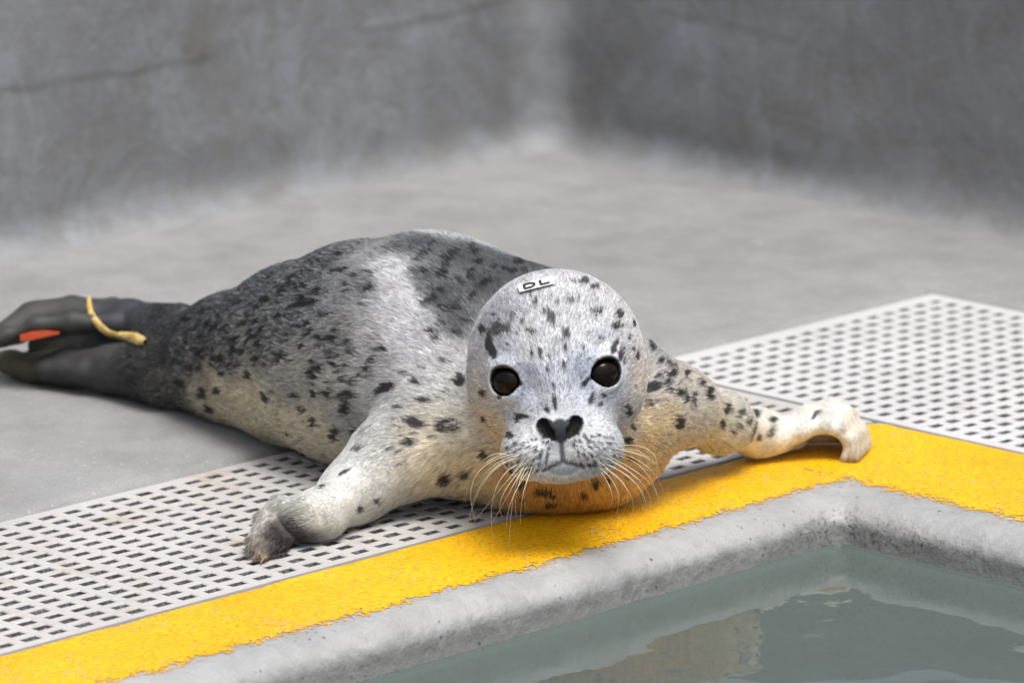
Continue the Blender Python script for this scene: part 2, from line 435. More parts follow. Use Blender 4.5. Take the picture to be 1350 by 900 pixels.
# moulded gratings: perforated plates with tapered holes
def grating(name, xa, xb, ya, yb, px, py, hx, hy, border, mat, jit):
    nx = int((xb - xa - 2 * border) / px); ny = int((yb - ya - 2 * border) / py)
    bx = (xb - xa - nx * px) / 2; by = (yb - ya - ny * py) / 2
    V, F = [], []
    r = random.Random(5)
    D = 0.019; ch = 0.0009
    gx = [xa + bx + i * px for i in range(nx + 1)]; gy = [ya + by + j * py for j in range(ny + 1)]
    vid = {}; inner = set()
    def vtx(x, y, z=0.0):
        k = (round(x, 5), round(y, 5), round(z, 5))
        if k not in vid: vid[k] = len(V); V.append((x, y, z))
        return vid[k]
    for i in range(nx):
        for j in range(ny):
            cx_, cy_ = (gx[i] + gx[i + 1]) / 2 + r.uniform(-jit, jit), (gy[j] + gy[j + 1]) / 2 + r.uniform(-jit, jit)
            sx, sy = hx * r.uniform(0.95, 1.05), hy * r.uniform(0.93, 1.07)
            o = [vtx(gx[i], gy[j]), vtx(gx[i + 1], gy[j]), vtx(gx[i + 1], gy[j + 1]), vtx(gx[i], gy[j + 1])]
            rings = []
            for e, z in ((ch, 0.0), (0.0, -ch), (-0.0008, -D)):
                q = []
                for ax, ay in ((-1, -1), (1, -1), (1, 1), (-1, 1)):
                    V.append((cx_ + ax * (sx / 2 + e) + r.uniform(-1, 1) * .0003, cy_ + ay * (sy / 2 + e) + r.uniform(-1, 1) * .0003, z)); q.append(len(V) - 1)
                rings.append(q)
            chain = [o] + rings
            for A, B in zip(chain, chain[1:]):
                for k in range(4):
                    if A is rings[1]: inner.add(len(F))
                    F.append((A[k], A[(k + 1) % 4], B[(k + 1) % 4], B[k]))
    # border and outer skirt
    o4 = [vtx(xa, ya), vtx(xb, ya), vtx(xb, yb), vtx(xa, yb)]
    def strip(inner, outer_a, outer_b):
        for k in range(len(inner) - 1):
            t0, t1 = k / (len(inner) - 1), (k + 1) / (len(inner) - 1)
            A0 = [a + (b - a) * t0 for a, b in zip(outer_a, outer_b)]; A1 = [a + (b - a) * t1 for a, b in zip(outer_a, outer_b)]
            F.append((vtx(*A0), vtx(*A1), inner[k + 1], inner[k]))
            F.append((vtx(A0[0], A0[1], -D), vtx(A1[0], A1[1], -D), vtx(*A1), vtx(*A0)))
    strip([vtx(x, gy[0]) for x in gx], (xa, ya), (xb, ya))
    strip([vtx(gx[-1], y) for y in gy], (xb, ya), (xb, yb))
    strip([vtx(x, gy[-1]) for x in gx[::-1]], (xb, yb), (xa, yb))
    strip([vtx(gx[0], y) for y in gy[::-1]], (xa, yb), (xa, ya))
    o = mesh_obj(name, V, F, mat, smooth=False)
    o.data.materials.append(CH)
    o.data.polygons.foreach_set('material_index', [1 if (f in inner) else 0 for f in range(len(F))])
    return o
g1 = m_grate("grate_beige", (0.41, 0.395, 0.38), (0.50, 0.485, 0.47), 0.7)
g2 = m_grate("grate_white", (0.48, 0.475, 0.475), (0.56, 0.555, 0.555), 0.4)
a = grating("drain_grate", -1.75, -0.003, 0.003, GY - 0.002, 0.0262, 0.0168, 0.0158, 0.0092, 0.004, g1, 0.0005)
tag(a, "long beige perforated drain grate under the seal beside the straight yellow edge", "drain grate")
a = grating("drain_grate", 0.003, GX - 0.002, -0.95, GY - 0.002, 0.0228, 0.0192, 0.0142, 0.0094, 0.004, g2, 0.0005)
tag(a, "white perforated drain grate turning the deck corner behind the curled flipper", "drain grate")

# pool basin and water
PV = [(PX0 - .02, PY0 - .02), (-LIPB + .05, PY0 - .02), (-LIPB + .05, -LIPA + .05), (PX0 - .02, -LIPA + .05)]
pv = [(x, y, -0.62) for x, y in PV] + [(x, y, -0.004) for x, y in PV]
tag(mesh_obj("pool_basin", pv, [(0, 1, 2, 3), (0, 3, 7, 4), (4, 5, 1, 0)], m_pool(), smooth=False), kind="structure")
def dense(lo, hi):
    t = np.concatenate([np.linspace(lo, hi - 0.9, 40)[:-1], np.linspace(hi - 0.9, hi - 0.06, 170)[:-1], np.linspace(hi - 0.06, hi, 60)])
    return t
wx, wy = dense(PX0 - .01, -LIPB + 0.006), dense(PY0 - .01, -LIPA + 0.006)
X, Y = np.meshgrid(wx, wy, indexing='ij')
P = np.stack([X.ravel(), Y.ravel(), np.zeros(X.size)], 1)
Q = P.copy(); Q[:, 0] += 0.05 * noise(P, 5, 70); Q[:, 1] += 0.05 * noise(P, 5, 71)
rot = np.stack([Q[:, 0] * 0.7 + Q[:, 1] * 0.7, -Q[:, 0] * 0.7 + Q[:, 1] * 0.7, Q[:, 2]], 1)   # away from / across the view
wave = 0.013 * noise(rot * np.array([1.0, 0.5, 1]), 3.4, 68) + 0.0058 * noise(rot * np.array([1.0, 0.55, 1]), 6.0, 60) + 0.0024 * noise(rot * np.array([1.0, 0.6, 1]), 12.0, 61) + 0.0005 * noise(rot, 30, 62)
dw = np.minimum(-LIPA - 0.0035 - P[:, 1], -LIPB - 0.0035 - P[:, 0])
men = 0.005 * np.exp(-np.maximum(dw, 0) / 0.0035)
wave *= 0.15 + 0.85 * sstep(0.0, 0.22, np.maximum(dw, 0))
P[:, 2] = ZW - 0.002 + wave + men
tag(mesh_obj("pool_water", P, grid_faces(len(wx), len(wy)), m_water()), kind="structure")

# ------------------------------------------------------------------ the seal: body as one implicit surface
D_REF = float((on_height(765, 671, 0.0) - CAM) @ FWD)      # depth of the chest on the ground
PXM = D_REF / FPX                                          # metres per photo pixel at the animal
def V3(px, py, z):
    """point on the sight line of a photo pixel, z metres in front of the chest"""
    return CAM + ray(px, py) * (D_REF - z)
def px2m(r): return r * PXM
def Vh(px, py, h): return on_height(px, py, h)

def sd_rc(P, a, ra, b, rb):      # round cone
    ba = b - a; l2 = ba @ ba; rr = ra - rb; a2 = l2 - rr * rr; il2 = 1.0 / l2
    pa = P - a; y = pa @ ba; z = y - l2
    q = pa * l2 - np.outer(y, ba); x2 = (q * q).sum(1); y2 = y * y * l2; z2 = z * z * l2
    k = np.sign(rr) * rr * rr * x2
    out = (np.sqrt(x2 * a2 * il2) + y * rr) * il2 - ra
    m1 = np.sign(z) * a2 * z2 > k; m2 = (np.sign(y) * a2 * y2 < k) & ~m1
    out = np.where(m1, np.sqrt(x2 + z2) * il2 - rb, out)
    return np.where(m2, np.sqrt(x2 + y2) * il2 - ra, out)
def sd_el(P, c, R, r):           # ellipsoid, R rows = axes
    q = (P - c) @ R.T
    k0 = np.sqrt(((q / r) ** 2).sum(1)); k1 = np.sqrt(((q / (r * r)) ** 2).sum(1)) + 1e-9
    return k0 * (k0 - 1.0) / k1
def sd_tor(P, c, R, R0, r0, sq):
    q = (P - c) @ R.T; q = q / np.array([1, sq, 1])
    return np.hypot(np.hypot(q[:, 0], q[:, 1]) - R0, q[:, 2]) - r0
def smin(a, b, k):
    h = np.maximum(k - np.abs(a - b), 0) / k
    return np.minimum(a, b) - h * h * k * 0.25
def smax(a, b, k): return -smin(-a, -b, k)

class Prim:
    def __init__(s, kind, args, k, c, rad): s.kind, s.args, s.k, s.c, s.rad = kind, args, k, np.asarray(c), rad
    def ev(s, P): return {'rc': sd_rc, 'el': sd_el, 'tor': sd_tor}[s.kind](P, *s.args)
def RC(a, ra, b, rb, k): return Prim('rc', (a, ra, b, rb), k, (a + b) / 2, np.linalg.norm(a - b) / 2 + max(ra, rb))
def EL(c, R, r, k): return Prim('el', (c, R, np.asarray(r, float)), k, c, max(r))

BODY, HEAD, CUT, ADD = [], [], [], []
ANCH = []                         # fur flow anchors: position, direction, reach
def chain(pts, k, flow=True, reach=0.05, lst=None):
    """pts: (px, py, height in m, radius px)"""
    W = [(Vh(x, y, h), px2m(r)) for x, y, h, r in pts]
    for (a, ra), (b, rb) in zip(W, W[1:]):
        (BODY if lst is None else lst).append(RC(a, ra, b, rb, k))
        if flow:
            d = (b - a) / np.linalg.norm(b - a)
            for t in (0.0, 0.5): ANCH.append((a + (b - a) * t, d, reach))
    return W
def hgt(r, f=0.95): return px2m(r) * f
SP = [(768, 550, hgt(124), 124), (705, 536, hgt(138), 137), (640, 511, hgt(148), 147), (560, 474, hgt(165), 164), (484, 468, hgt(152), 152),
      (405, 468, hgt(126), 126), (312, 473, hgt(90), 90), (240, 478, hgt(66), 64), (205, 480, hgt(54), 50)]
SPINE = chain(SP, 0.012, True, 0.09)
chain([(570, 474, 0.095, 160), (682, 481, 0.106, 134)], 0.02, False)      # withers behind the head
# hind flippers, soles pressed together
chain([(232, 440, 0.060, 42), (170, 422, 0.060, 27), (110, 417, 0.061, 22), (55, 422, 0.057, 20), (22, 436, 0.050, 15), (0, 446, 0.045, 9), (-12, 452, 0.042, 5)], 0.012)
chain([(90, 405, 0.068, 14), (40, 416, 0.062, 13), (2, 437, 0.052, 8)], 0.012)
chain([(225, 490, 0.034, 48), (150, 487, 0.024, 33), (90, 485, 0.019, 26), (45, 484, 0.016, 19), (12, 474, 0.018, 10), (-12, 470, 0.018, 6)], 0.010)
chain([(70, 492, 0.012, 16), (25, 488, 0.011, 9), (0, 484, 0.011, 5)], 0.01)
chain([(180, 456, 0.040, 15), (100, 452, 0.038, 14), (45, 454, 0.034, 9)], 0.006, False)
for dy, r0 in ((-12, 9), (-1, 9), (9, 8)):
    chain([(190, 420 + dy * 0.5, 0.058, r0), (150, 417 + dy, 0.062, r0 + 3), (95, 415 + dy, 0.063, r0 + 4), (48, 421 + dy * 0.8, 0.060, r0 + 2), (10, 437 + dy * 0.5, 0.051, 6), (-8, 447 + dy * 0.3, 0.046, 4)], 0.008)
for dy, r0 in ((-10, 9), (4, 9)):
    chain([(160, 487 + dy * 0.5, 0.024, r0), (110, 485 + dy, 0.023, r0 + 4), (60, 483 + dy * 0.8, 0.020, r0 + 3), (18, 476 + dy * 0.4, 0.019, 6), (-8, 471 + dy * 0.3, 0.018, 4)], 0.008)
# fore flipper resting on the grating
chain([(575, 575, 0.060, 74), (514, 607, 0.045, 47), (464, 650, 0.025, 34), (417, 682, 0.018, 27), (392, 686, 0.020, 23)], 0.026)
dig = [[(394, 676, .026, 19), (370, 668, .030, 15), (348, 684, .022, 11), (336, 712, .010, 9), (329, 726, .006, 5)],
       [(398, 680, .024, 20), (374, 674, .025, 15), (355, 695, .016, 12), (347, 722, .006, 9), (339, 735, .003, 5)],
       [(402, 686, .021, 20), (384, 682, .020, 15), (368, 702, .012, 12), (357, 726, .005, 9), (348, 737, .002, 5)],
       [(405, 690, .018, 18), (392, 692, .014, 14), (381, 706, .009, 11), (372, 720, .005, 8)]]
for d in dig: chain(d, 0.0035, True, 0.02)
# fore flipper stretched over the yellow edge, its hand rolled over
chain([(835, 525, 0.086, 66), (890, 535, 0.071, 44), (948, 556, 0.045, 32), (1000, 571, 0.023, 24), (1046, 574, 0.015, 20)], 0.028)
hb = float((Vh(1046, 574, 0.015) - CAM) @ FWD)
far_ = [(1036, 566, 15), (1066, 549, 14), (1094, 538, 12), (1117, 548, 10), (1134, 568, 8.5), (1139, 586, 7), (1128, 594, 4)]
near_ = [(1028, 577, 14), (1054, 568, 9.5), (1085, 561, 6.5), (1108, 567, 6), (1121, 581, 6), (1124, 597, 6), (1115, 603, 5)]
for t in (0.0, 0.25, 0.5, 0.75, 1.0):
    W = []
    for (xa, ya, ra), (xb, yb, rb) in zip(far_, near_):
        W.append((CAM + ray(xa + (xb - xa) * t, ya + (yb - ya) * t) * (hb + 0.014 - 0.044 * t), px2m(ra + (rb - ra) * t)))
    for (a, ra), (b, rb) in zip(W, W[1:]):
        BODY.append(RC(a, ra, b, rb, 0.0095)); d = (b - a) / np.linalg.norm(b - a)
        ANCH.append((a, d, 0.02)); ANCH.append(((a + b) / 2, d, 0.02))
BODY.append(RC(CAM + ray(1050, 572) * (hb + 0.022), px2m(14), CAM + ray(1122, 572) * (hb + 0.026), px2m(13), 0.008))

# head, in its own frame: x along the eyes, y up the face, z out of the face; units are photo pixels
ROLL = math.radians(4.9)
ZH = px2m(165)                                         # skull centre in front of the chest
HO = V3(732.5, 496, ZH)
hr = math.cos(ROLL) * RIGHT + math.sin(ROLL) * UP
hu = -math.sin(ROLL) * RIGHT + math.cos(ROLL) * UP
hf = -ray(735, 510); hf /= np.linalg.norm(hf)
hr -= hf * (hr @ hf); hr /= np.linalg.norm(hr)
hu = np.cross(hf, hr)
def H(x, y, z): return HO + (hr * x + hu * y + hf * z) * PXM
def HR(yaw=0, pitch=0, roll=0):
    a, b, c = (math.radians(v) for v in (yaw, pitch, roll))
    f = hf * math.cos(b) * math.cos(a) + hr * math.sin(a) * math.cos(b) + hu * math.sin(b)
    f /= np.linalg.norm(f)
    r = hr - f * (hr @ f); r /= np.linalg.norm(r)
    u = np.cross(f, r)
    return np.stack([r * math.cos(c) + u * math.sin(c), -r * math.sin(c) + u * math.cos(c), f])
R0 = HR()
def el(x, y, z, rx, ry, rz, k, lst=None, **rt):
    (HEAD if lst is None else lst).append(EL(H(x, y, z), HR(**rt), np.array([rx, ry, rz]) * PXM, k * PXM))
el(3, 26, 0, 112, 111, 112, 20)                # skull
el(0, -22, 8, 106, 74, 84, 40)                 # cheeks and jowls
el(0, 2, 52, 64, 62, 60, 40)                   # brow to snout
el(0, -38, 84, 46, 48, 50, 34)                 # snout bridge
el(-36, -92, 90, 41, 37, 42, 26)               # whisker pads
el(37, -92, 90, 41, 37, 42, 26)
el(0, -66, 112, 34, 22, 26, 14)                # nose end
el(0, -108, 74, 42, 28, 44, 18)                # chin
el(0, -118, 100, 23, 13, 16, 6)                # lower lip
NECK = [RC(H(4, 2, -28), px2m(88), Vh(740, 550, hgt(125)), px2m(112), 0.02)]
# the surface of the head alone, to seat the eyes
def head_only(P):
    d = np.full(len(P), 1.0)
    for p in HEAD: d = smin(d, p.ev(P), p.k)
    return d
def trace_head(x, y):
    z = 220.0
    for _ in range(60): z -= float(head_only(H(x, y, z)[None])[0]) / PXM * 0.9
    return z
EYES = []
for sx in (-1, 1):
    x, y = sx * 64.0, 0.0
    z = trace_head(x, y)
    Rm = HR(yaw=sx * 24, pitch=4)
    n = Rm[2]
    c = H(x, y, z) - n * px2m(15.0)
    EYES.append((c, n, Rm))
    ring = c + n * px2m(13.0)
    lid = c + n * px2m(15.0) + hu * px2m(19.5) - hr * px2m(sx * 2)
    ADD.append(EL(lid, HR(yaw=sx * 24, pitch=-18, roll=sx * -8), np.array([25, 7.5, 10]) * PXM, px2m(10)))
    ADD.append(Prim('tor', (ring, Rm, px2m(21.3), px2m(4.2), 0.95), px2m(11), ring, px2m(25)))
    CUT.append(Prim('el', (c, R0, np.array([24.7] * 3) * PXM), px2m(2.0), c, px2m(24)))
    CUT.append(EL(c + n * px2m(16), Rm, np.array([20.3, 17.6, 14]) * PXM, px2m(3.5)))
    CUT.append(RC(c + n * px2m(16) - hr * px2m(sx * 15) - hu * px2m(4), px2m(7), c + n * px2m(15) - hr * px2m(sx * 24) - hu * px2m(8), px2m(2.5), px2m(3)))
    # soft hollow at the inner corner and in front of the eye
    CUT.append(EL(H(sx * 36, -14, trace_head(sx * 36, -14) + 10), R0, np.array([12, 20, 14]) * PXM, px2m(20)))
NZ = trace_head(0, -66)
for sx in (-1, 1):                             # nostrils: comma-shaped openings
    za, zb = trace_head(sx * 21, -62), trace_head(sx * 12, -73)
    CUT.append(RC(H(sx * 21, -60, za - 3), px2m(7.5), H(sx * 14.5, -70, zb - 5), px2m(5.8), px2m(2.5)))
    CUT.append(RC(H(sx * 13, -70, zb - 3), px2m(5.6), H(sx * 9, -79, trace_head(sx * 9, -79) + 1), px2m(2.0), px2m(3)))
CUT.append(RC(H(0, -84, trace_head(0, -84) + 1), px2m(3.0), H(0, -108, trace_head(0, -108) + 1), px2m(3.4), px2m(5)))
mp = [(-25, -118), (-13, -112), (0, -109), (13, -112), (25, -118)]
mz = [(x, y, trace_head(x, y)) for x, y in mp]
for (a, b) in zip(mz, mz[1:]):
    CUT.append(RC(H(a[0], a[1], a[2] + 1), px2m(2.6), H(b[0], b[1], b[2] + 1), px2m(2.6), px2m(4)))
ZFLOOR = -0.0005
def sdf(P):
    cc = P.mean(0); cr = np.sqrt(((P - cc) ** 2).sum(1).max())
    near = lambda p, m=0.055: np.linalg.norm(cc - p.c) - cr - p.rad < m
    d = np.full(len(P), 0.3)
    for p in BODY:
        if near(p): d = smin(d, p.ev(P), p.k)
    hd = np.full(len(P), 0.3)
    for p in HEAD:
        if near(p): hd = smin(hd, p.ev(P), p.k)
    for p in NECK:
        if near(p): d = smin(d, p.ev(P), p.k)
    d = smin(d, hd, 0.014)
    # long soft folds of the skin behind the shoulder
    for p in ADD:
        if near(p): d = smin(d, p.ev(P), p.k)
    for p in CUT:
        if near(p): d = smax(d, -p.ev(P), p.k)
    return smax(d, ZFLOOR - P[:, 2], 0.008)

def polygonise(lo, hi, vox, B=8):
    bs = vox * B
    nb = np.ceil((hi - lo) / bs).astype(int)
    I = np.stack(np.meshgrid(*[np.arange(n) for n in nb], indexing='ij'), -1).reshape(-1, 3)
    ctr = lo + (I + 0.5) * bs
    keep = []
    key = (I // 6) @ np.array([10000, 100, 1])
    order = np.argsort(key, kind='stable'); I, ctr, key = I[order], ctr[order], key[order]
    cuts = np.flatnonzero(np.diff(key)) + 1
    act = []
    for seg in np.split(np.arange(len(I)), cuts):
        dd = sdf(ctr[seg]); act.append(seg[np.abs(dd) < bs * 0.95])
    g = np.arange(B + 1)
    off = np.stack(np.meshgrid(g, g, g, indexing='ij'), -1).reshape(-1, 3)
    cells, verts, flags = [], [], []
    for seg in act:
        if not len(seg): continue
        base = I[seg] * B
        Gi = base[:, None, :] + off[None]
        d = sdf((lo + Gi * vox).reshape(-1, 3)).reshape(len(seg), B + 1, B + 1, B + 1)
        c8 = [d[:, a:a + B, b:b + B, c:c + B] for a in (0, 1) for b in (0, 1) for c in (0, 1)]
        ins = sum((x < 0).astype(np.int8) for x in c8)
        s, i, j, k = np.nonzero((ins > 0) & (ins < 8))
        vals = np.stack([x[s, i, j, k] for x in c8], 1)
        corner = np.array([(a, b, c) for a in (0, 1) for b in (0, 1) for c in (0, 1)], float)
        acc = np.zeros((len(s), 3)); cnt = np.zeros(len(s))
        for a in range(8):
            for b in range(a + 1, 8):
                if np.abs(corner[a] - corner[b]).sum() == 1:
                    va, vb = vals[:, a], vals[:, b]; m = (va < 0) != (vb < 0)
                    t = np.where(m, va / np.where(m, va - vb, 1), 0)
                    acc += m[:, None] * (corner[a] + t[:, None] * (corner[b] - corner[a])); cnt += m
        cell = base[s] + np.stack([i, j, k], 1)
        cells.append(cell); verts.append(lo + (cell + acc / cnt[:, None]) * vox)
        s0 = vals[:, 0] < 0
        flags.append(np.stack([s0, vals[:, 4] < 0, vals[:, 2] < 0, vals[:, 1] < 0], 1))
    cells, verts, flags = np.concatenate(cells), np.concatenate(verts), np.concatenate(flags)
    S = np.array([1 << 40, 1 << 20, 1], np.int64)
    keys = (cells.astype(np.int64) + 8) @ S
    o = np.argsort(keys); keys, verts, flags, cells = keys[o], verts[o], flags[o], cells[o]
    def find(c):
        q = (c.astype(np.int64) + 8) @ S
        p = np.clip(np.searchsorted(keys, q), 0, len(keys) - 1)
        return p, keys[p] == q
    faces = []
    for ax in range(3):
        e1, e2 = np.eye(3, dtype=int)[(ax + 1) % 3], np.eye(3, dtype=int)[(ax + 2) % 3]
        m = flags[:, 0] != flags[:, ax + 1]
        idx = np.flatnonzero(m); c = cells[idx]
        p1, o1 = find(c - e1); p2, o2 = find(c - e1 - e2); p3, o3 = find(c - e2)
        ok = o1 & o2 & o3
        q = np.stack([idx, p1, p2, p3], 1)[ok]
        flip = flags[idx, 0][ok]
        q[~flip] = q[~flip][:, ::-1]
        faces.append(q)
    return verts, np.concatenate(faces)

spt = np.array([w[0] for w in SPINE]); srad = np.array([w[1] for w in SPINE])
allc = np.array([p.c for p in BODY + HEAD]); allr = np.array([p.rad for p in BODY + HEAD])
lo = (allc - allr[:, None]).min(0) - 0.01; hi = (allc + allr[:, None]).max(0) + 0.01
lo[2] = -0.012
SV, SF = polygonise(lo, hi, 0.0016)

def spine_coords(P):
    """arc length from the head, angle round the spine, radius"""
    best = np.full(len(P), 9.0); s = np.zeros(len(P)); ax = np.zeros((len(P), 3)); q = np.zeros((len(P), 3)); acc = 0
    for a, b in zip(spt, spt[1:]):
        L = np.linalg.norm(b - a); u = (b - a) / L
        t = np.clip((P - a) @ u, 0, L); pr = a + t[:, None] * u
        d = np.linalg.norm(P - pr, axis=1); m = d < best
        best[m] = d[m]; s[m] = (acc + t)[m]; ax[m] = u; q[m] = pr[m]; acc += L
    v = P - q
    side = np.cross(ax, [0, 0, 1]); side /= np.linalg.norm(side, axis=1)[:, None] + 1e-9
    upv = np.cross(side, ax)
    th = np.arctan2((v * side).sum(1), (v * upv).sum(1))
    return s, th, best
NOSE = H(0, -66, NZ)
SKULL = H(3, 20, 0)
def flow(P, N):
    f = np.zeros((len(P), 3))
    for a, d, r in ANCH:
        d2 = ((P - a) ** 2).sum(1)
        f += (np.exp(-d2 / (2 * (r * 0.6) ** 2)) + 1e-6 / (d2 + 1e-4))[:, None] * d
    f /= np.linalg.norm(f, axis=1)[:, None] + 1e-12
    wh = 1 - sstep(px2m(125), px2m(165), np.linalg.norm(P - H(2, 0, 30), axis=1))
    g = P - NOSE; g /= np.linalg.norm(g, axis=1)[:, None] + 1e-9
    wf = 1 - sstep(px2m(170), px2m(340), np.linalg.norm(P - H(2, 0, 30), axis=1))
    f = f * (1 - wf[:, None]) + g * wf[:, None]
    f -= N * (f * N).sum(1)[:, None]
    return f / (np.linalg.norm(f, axis=1)[:, None] + 1e-9), wh
# skin folds: shallow relief running round the neck and shoulder
def vnormals(V, F):
    n = np.cross(V[F[:, 2]] - V[F[:, 0]], V[F[:, 3]] - V[F[:, 1]])
    out = np.zeros_like(V)
    for k in range(4): np.add.at(out, F[:, k], n)
    return out / (np.linalg.norm(out, axis=1)[:, None] + 1e-12)
SN = vnormals(SV, SF)
seal_bvh = BVHTree.FromPolygons(SV.tolist(), SF.tolist())
def hit(px, py):
    r = ray(px, py); h = seal_bvh.ray_cast(Vector(CAM), Vector(r).normalized())
    return (np.array(h[0]), np.array(h[1])) if h[0] is not None else (None, None)

# ---- coat: pale and dark regions (fur colour, with lit fold, back rim light and yellow chest bounce painted in), then spots
CTRL = """215 470 74 75 76|228 500 122 119 112|205 520 104 101 95|238 455 104 106 106|240 420 80 84 88|180 425 70 73 78|100 420 74 75 73|50 428 74 75 72|150 412 66 68 74|60 482 66 66 66|120 490 72 71 70|170 500 74 73 72|20 478 92 86 62|
300 400 110 116 120|350 370 108 113 118|400 400 136 140 142|430 345 118 121 125|400 338 92 96 100|475 370 158 160 162|350 440 142 144 142|450 440 166 166 164|250 470 138 135 128|300 450 130 131 129|270 430 104 108 110|450 312 240 240 242|500 307 240 240 242|526 306 230 230 233|580 307 205 206 209|630 318 200 201 204|680 336 198 199 202|535 375 236 236 239|
330 535 234 224 198|262 520 214 204 182|400 560 238 228 204|440 592 238 228 204|380 505 190 188 178|450 525 212 208 198|300 520 226 214 188|360 550 236 226 200|300 545 232 220 192|
470 312 238 238 240|515 352 228 228 230|545 400 238 238 241|532 438 230 230 232|500 470 192 192 192|560 445 226 226 228|490 335 190 190 192|
560 325 108 113 117|620 338 102 107 110|680 350 110 114 116|580 395 100 104 108|605 430 122 126 130|535 322 128 131 134|645 375 98 102 106|560 370 104 108 112|700 350 110 113 115|
560 490 232 232 233|600 520 238 237 234|520 540 212 213 212|560 580 236 229 212|500 505 214 214 214|570 465 236 236 238|600 620 236 226 198|640 645 232 218 184|480 555 196 196 190|590 470 236 236 237|600 560 238 234 224|
500 610 210 210 206|450 660 222 223 216|485 685 206 206 196|410 680 212 212 204|370 664 196 196 192|350 690 186 182 176|372 704 78 70 71|362 715 84 76 77|360 724 92 84 84|382 705 70 64 66|340 695 190 188 184|344 712 180 172 165|345 733 200 184 156|478 600 206 207 205|470 608 206 207 205|462 606 205 206 204|484 588 200 200 198|455 622 210 211 208|500 585 206 206 204|430 655 216 217 212|390 700 108 100 100|335 715 150 140 130|
700 655 234 196 126|760 655 236 188 102|720 640 234 194 118|830 600 236 204 142|860 585 236 208 156|880 570 232 216 182|870 500 218 214 210|900 520 222 218 210|800 640 234 196 124|855 460 190 190 190|
950 560 232 228 214|1020 562 228 227 218|1080 550 222 222 216|1120 560 224 219 206|1140 588 206 198 180|990 550 224 223 216|
740 372 226 226 229|650 430 186 187 193|820 420 220 219 220|735 450 226 228 232|680 470 226 230 238|790 465 230 234 241|640 520 226 219 210|840 500 228 220 212|735 530 226 228 233|690 595 228 230 233|790 595 228 230 233|650 560 232 222 205|830 560 234 222 200|700 420 214 215 219|770 410 218 219 222|
668 522 214 220 230|800 515 218 222 230|692 503 192 199 214|669 478 198 203 215|797 468 200 205 217|648 503 206 206 210|818 490 210 209 212|690 610 228 230 233|785 608 228 230 233|715 595 226 228 231|765 592 226 228 231|740 590 222 226 230|774 494 194 201 216|700 452 244 245 248|765 447 244 245 248|712 520 206 211 222|760 515 206 211 222""".replace("\n", "").split("|")
cp, cc, ceps = [], [], []
for t in CTRL:
    x, y, r, g, b = map(float, t.split()); p, _ = hit(x, y)
    if p is None: continue
    cp.append(p); cc.append(lin(r, g, b)); ceps.append(1.5e-5 if (x < 405 and y > 655) else (1.2e-5 if (y < 340 and x > 570) else 7e-5))
cp, cc = np.array(cp), np.array(cc) * 1.0
SPOTS = """637 437 8 4 -40|646 456 6 13 0|652 467 6 8 0|662 437 24 9 15|639 520 6 7 0|658 523 5 5 0|682 550 4 7 0|673 572 6 6 0|726 420 7 11 15|718 414 4 4 0|746 442 7 10 0|700 440 11 5 -10|714 470 4 9 10|746 462 4 5 0|723 490 4 5 0|743 485 4 5 0|732 530 4 9 0|722 540 4 4 0|731 512 3 4 0|768 460 3 7 20|812 434 7 6 0|818 416 7 9 -20|810 458 4 11 -25|818 468 4 9 0|770 506 4 10 -40|779 526 4 9 -10|794 522 5 3 0|790 534 5 3 0|826 542 5 9 25|832 560 4 6 0|770 372 11 6 20|784 380 9 5 20|754 398 6 5 0|690 426 4 4 0|672 458 3 3 0|790 450 6 3 0|788 412 8 4 20|676 420 5 5 0|836 430 3 6 0|828 448 2 7 0|838 472 3 6 0|690 548 9 4 -15|757 373 5 3 0|706 402 5 3 0|
606 562 6 9 0|588 562 8 7 20|642 596 6 8 20|640 554 3 5 0|592 628 11 8 0|616 624 9 6 0|608 504 7 7 20|676 622 6 6 0|692 634 5 5 0|716 644 13 5 0|728 649 8 4 0|726 662 8 4 0|692 656 5 4 0|784 634 8 6 20|824 580 5 6 0|828 602 6 4 0|800 626 5 4 0|770 650 6 4 0|
856 512 11 8 0|852 534 4 10 10|860 532 3 7 0|878 510 4 8 10|892 518 6 6 0|901 520 4 11 10|912 526 4 11 -10|884 493 6 6 0|903 491 4 6 -20|894 558 7 9 -20|858 458 4 11 20|868 478 4 5 0|880 480 4 7 30|932 518 7 9 0|921 504 4 7 0|956 538 6 6 0|949 557 3 8 -10|974 544 5 9 -25|971 560 2 7 0|963 565 2 6 -15|997 544 7 6 0|985 553 4 7 -30|992 570 3 14 -12|1000 576 3 7 -15|1019 552 8 4 10|1015 569 3 11 -35|1045 540 14 3 28|1075 546 3 9 -35|
269 518 10 8 -20|288 516 8 7 0|280 541 9 5 -30|242 507 9 7 -30|329 495 6 6 0|351 525 6 7 0|362 518 3 3 0|391 522 6 5 0|401 539 4 6 0|416 556 4 7 0|459 537 8 15 -15|465 520 7 7 0|448 569 6 9 -20|444 580 5 5 0|471 567 5 6 0|473 588 9 4 0|512 510 16 6 20|552 556 14 7 -15|588 565 7 6 0|590 556 5 4 0|542 582 8 6 0|518 590 5 4 0|565 527 4 4 0|552 503 5 5 0|312 461 8 8 0|293 471 7 7 0|293 493 6 6 0|403 578 4 6 0|382 571 6 4 -30|
456 620 10 3 25|499 660 9 4 -25|476 671 4 6 20|447 572 5 7 0|591 629 12 9 0|471 566 5 7 20|425 640 5 3 30""".replace("\n", "").split("|")
spots = []
for t in SPOTS:
    x, y, a, b, an = map(float, t.split()); p, _ = hit(x, y)
    if p is not None: hd_ = 620 < x < 850 and y < 580; spots.append((p, a * (0.82 if hd_ else 0.95), b * (0.92 if hd_ else 0.95), math.radians(an), 0.68 if (y < 500 and 660 < x < 800) else 0.95))
rr = random.Random(4)
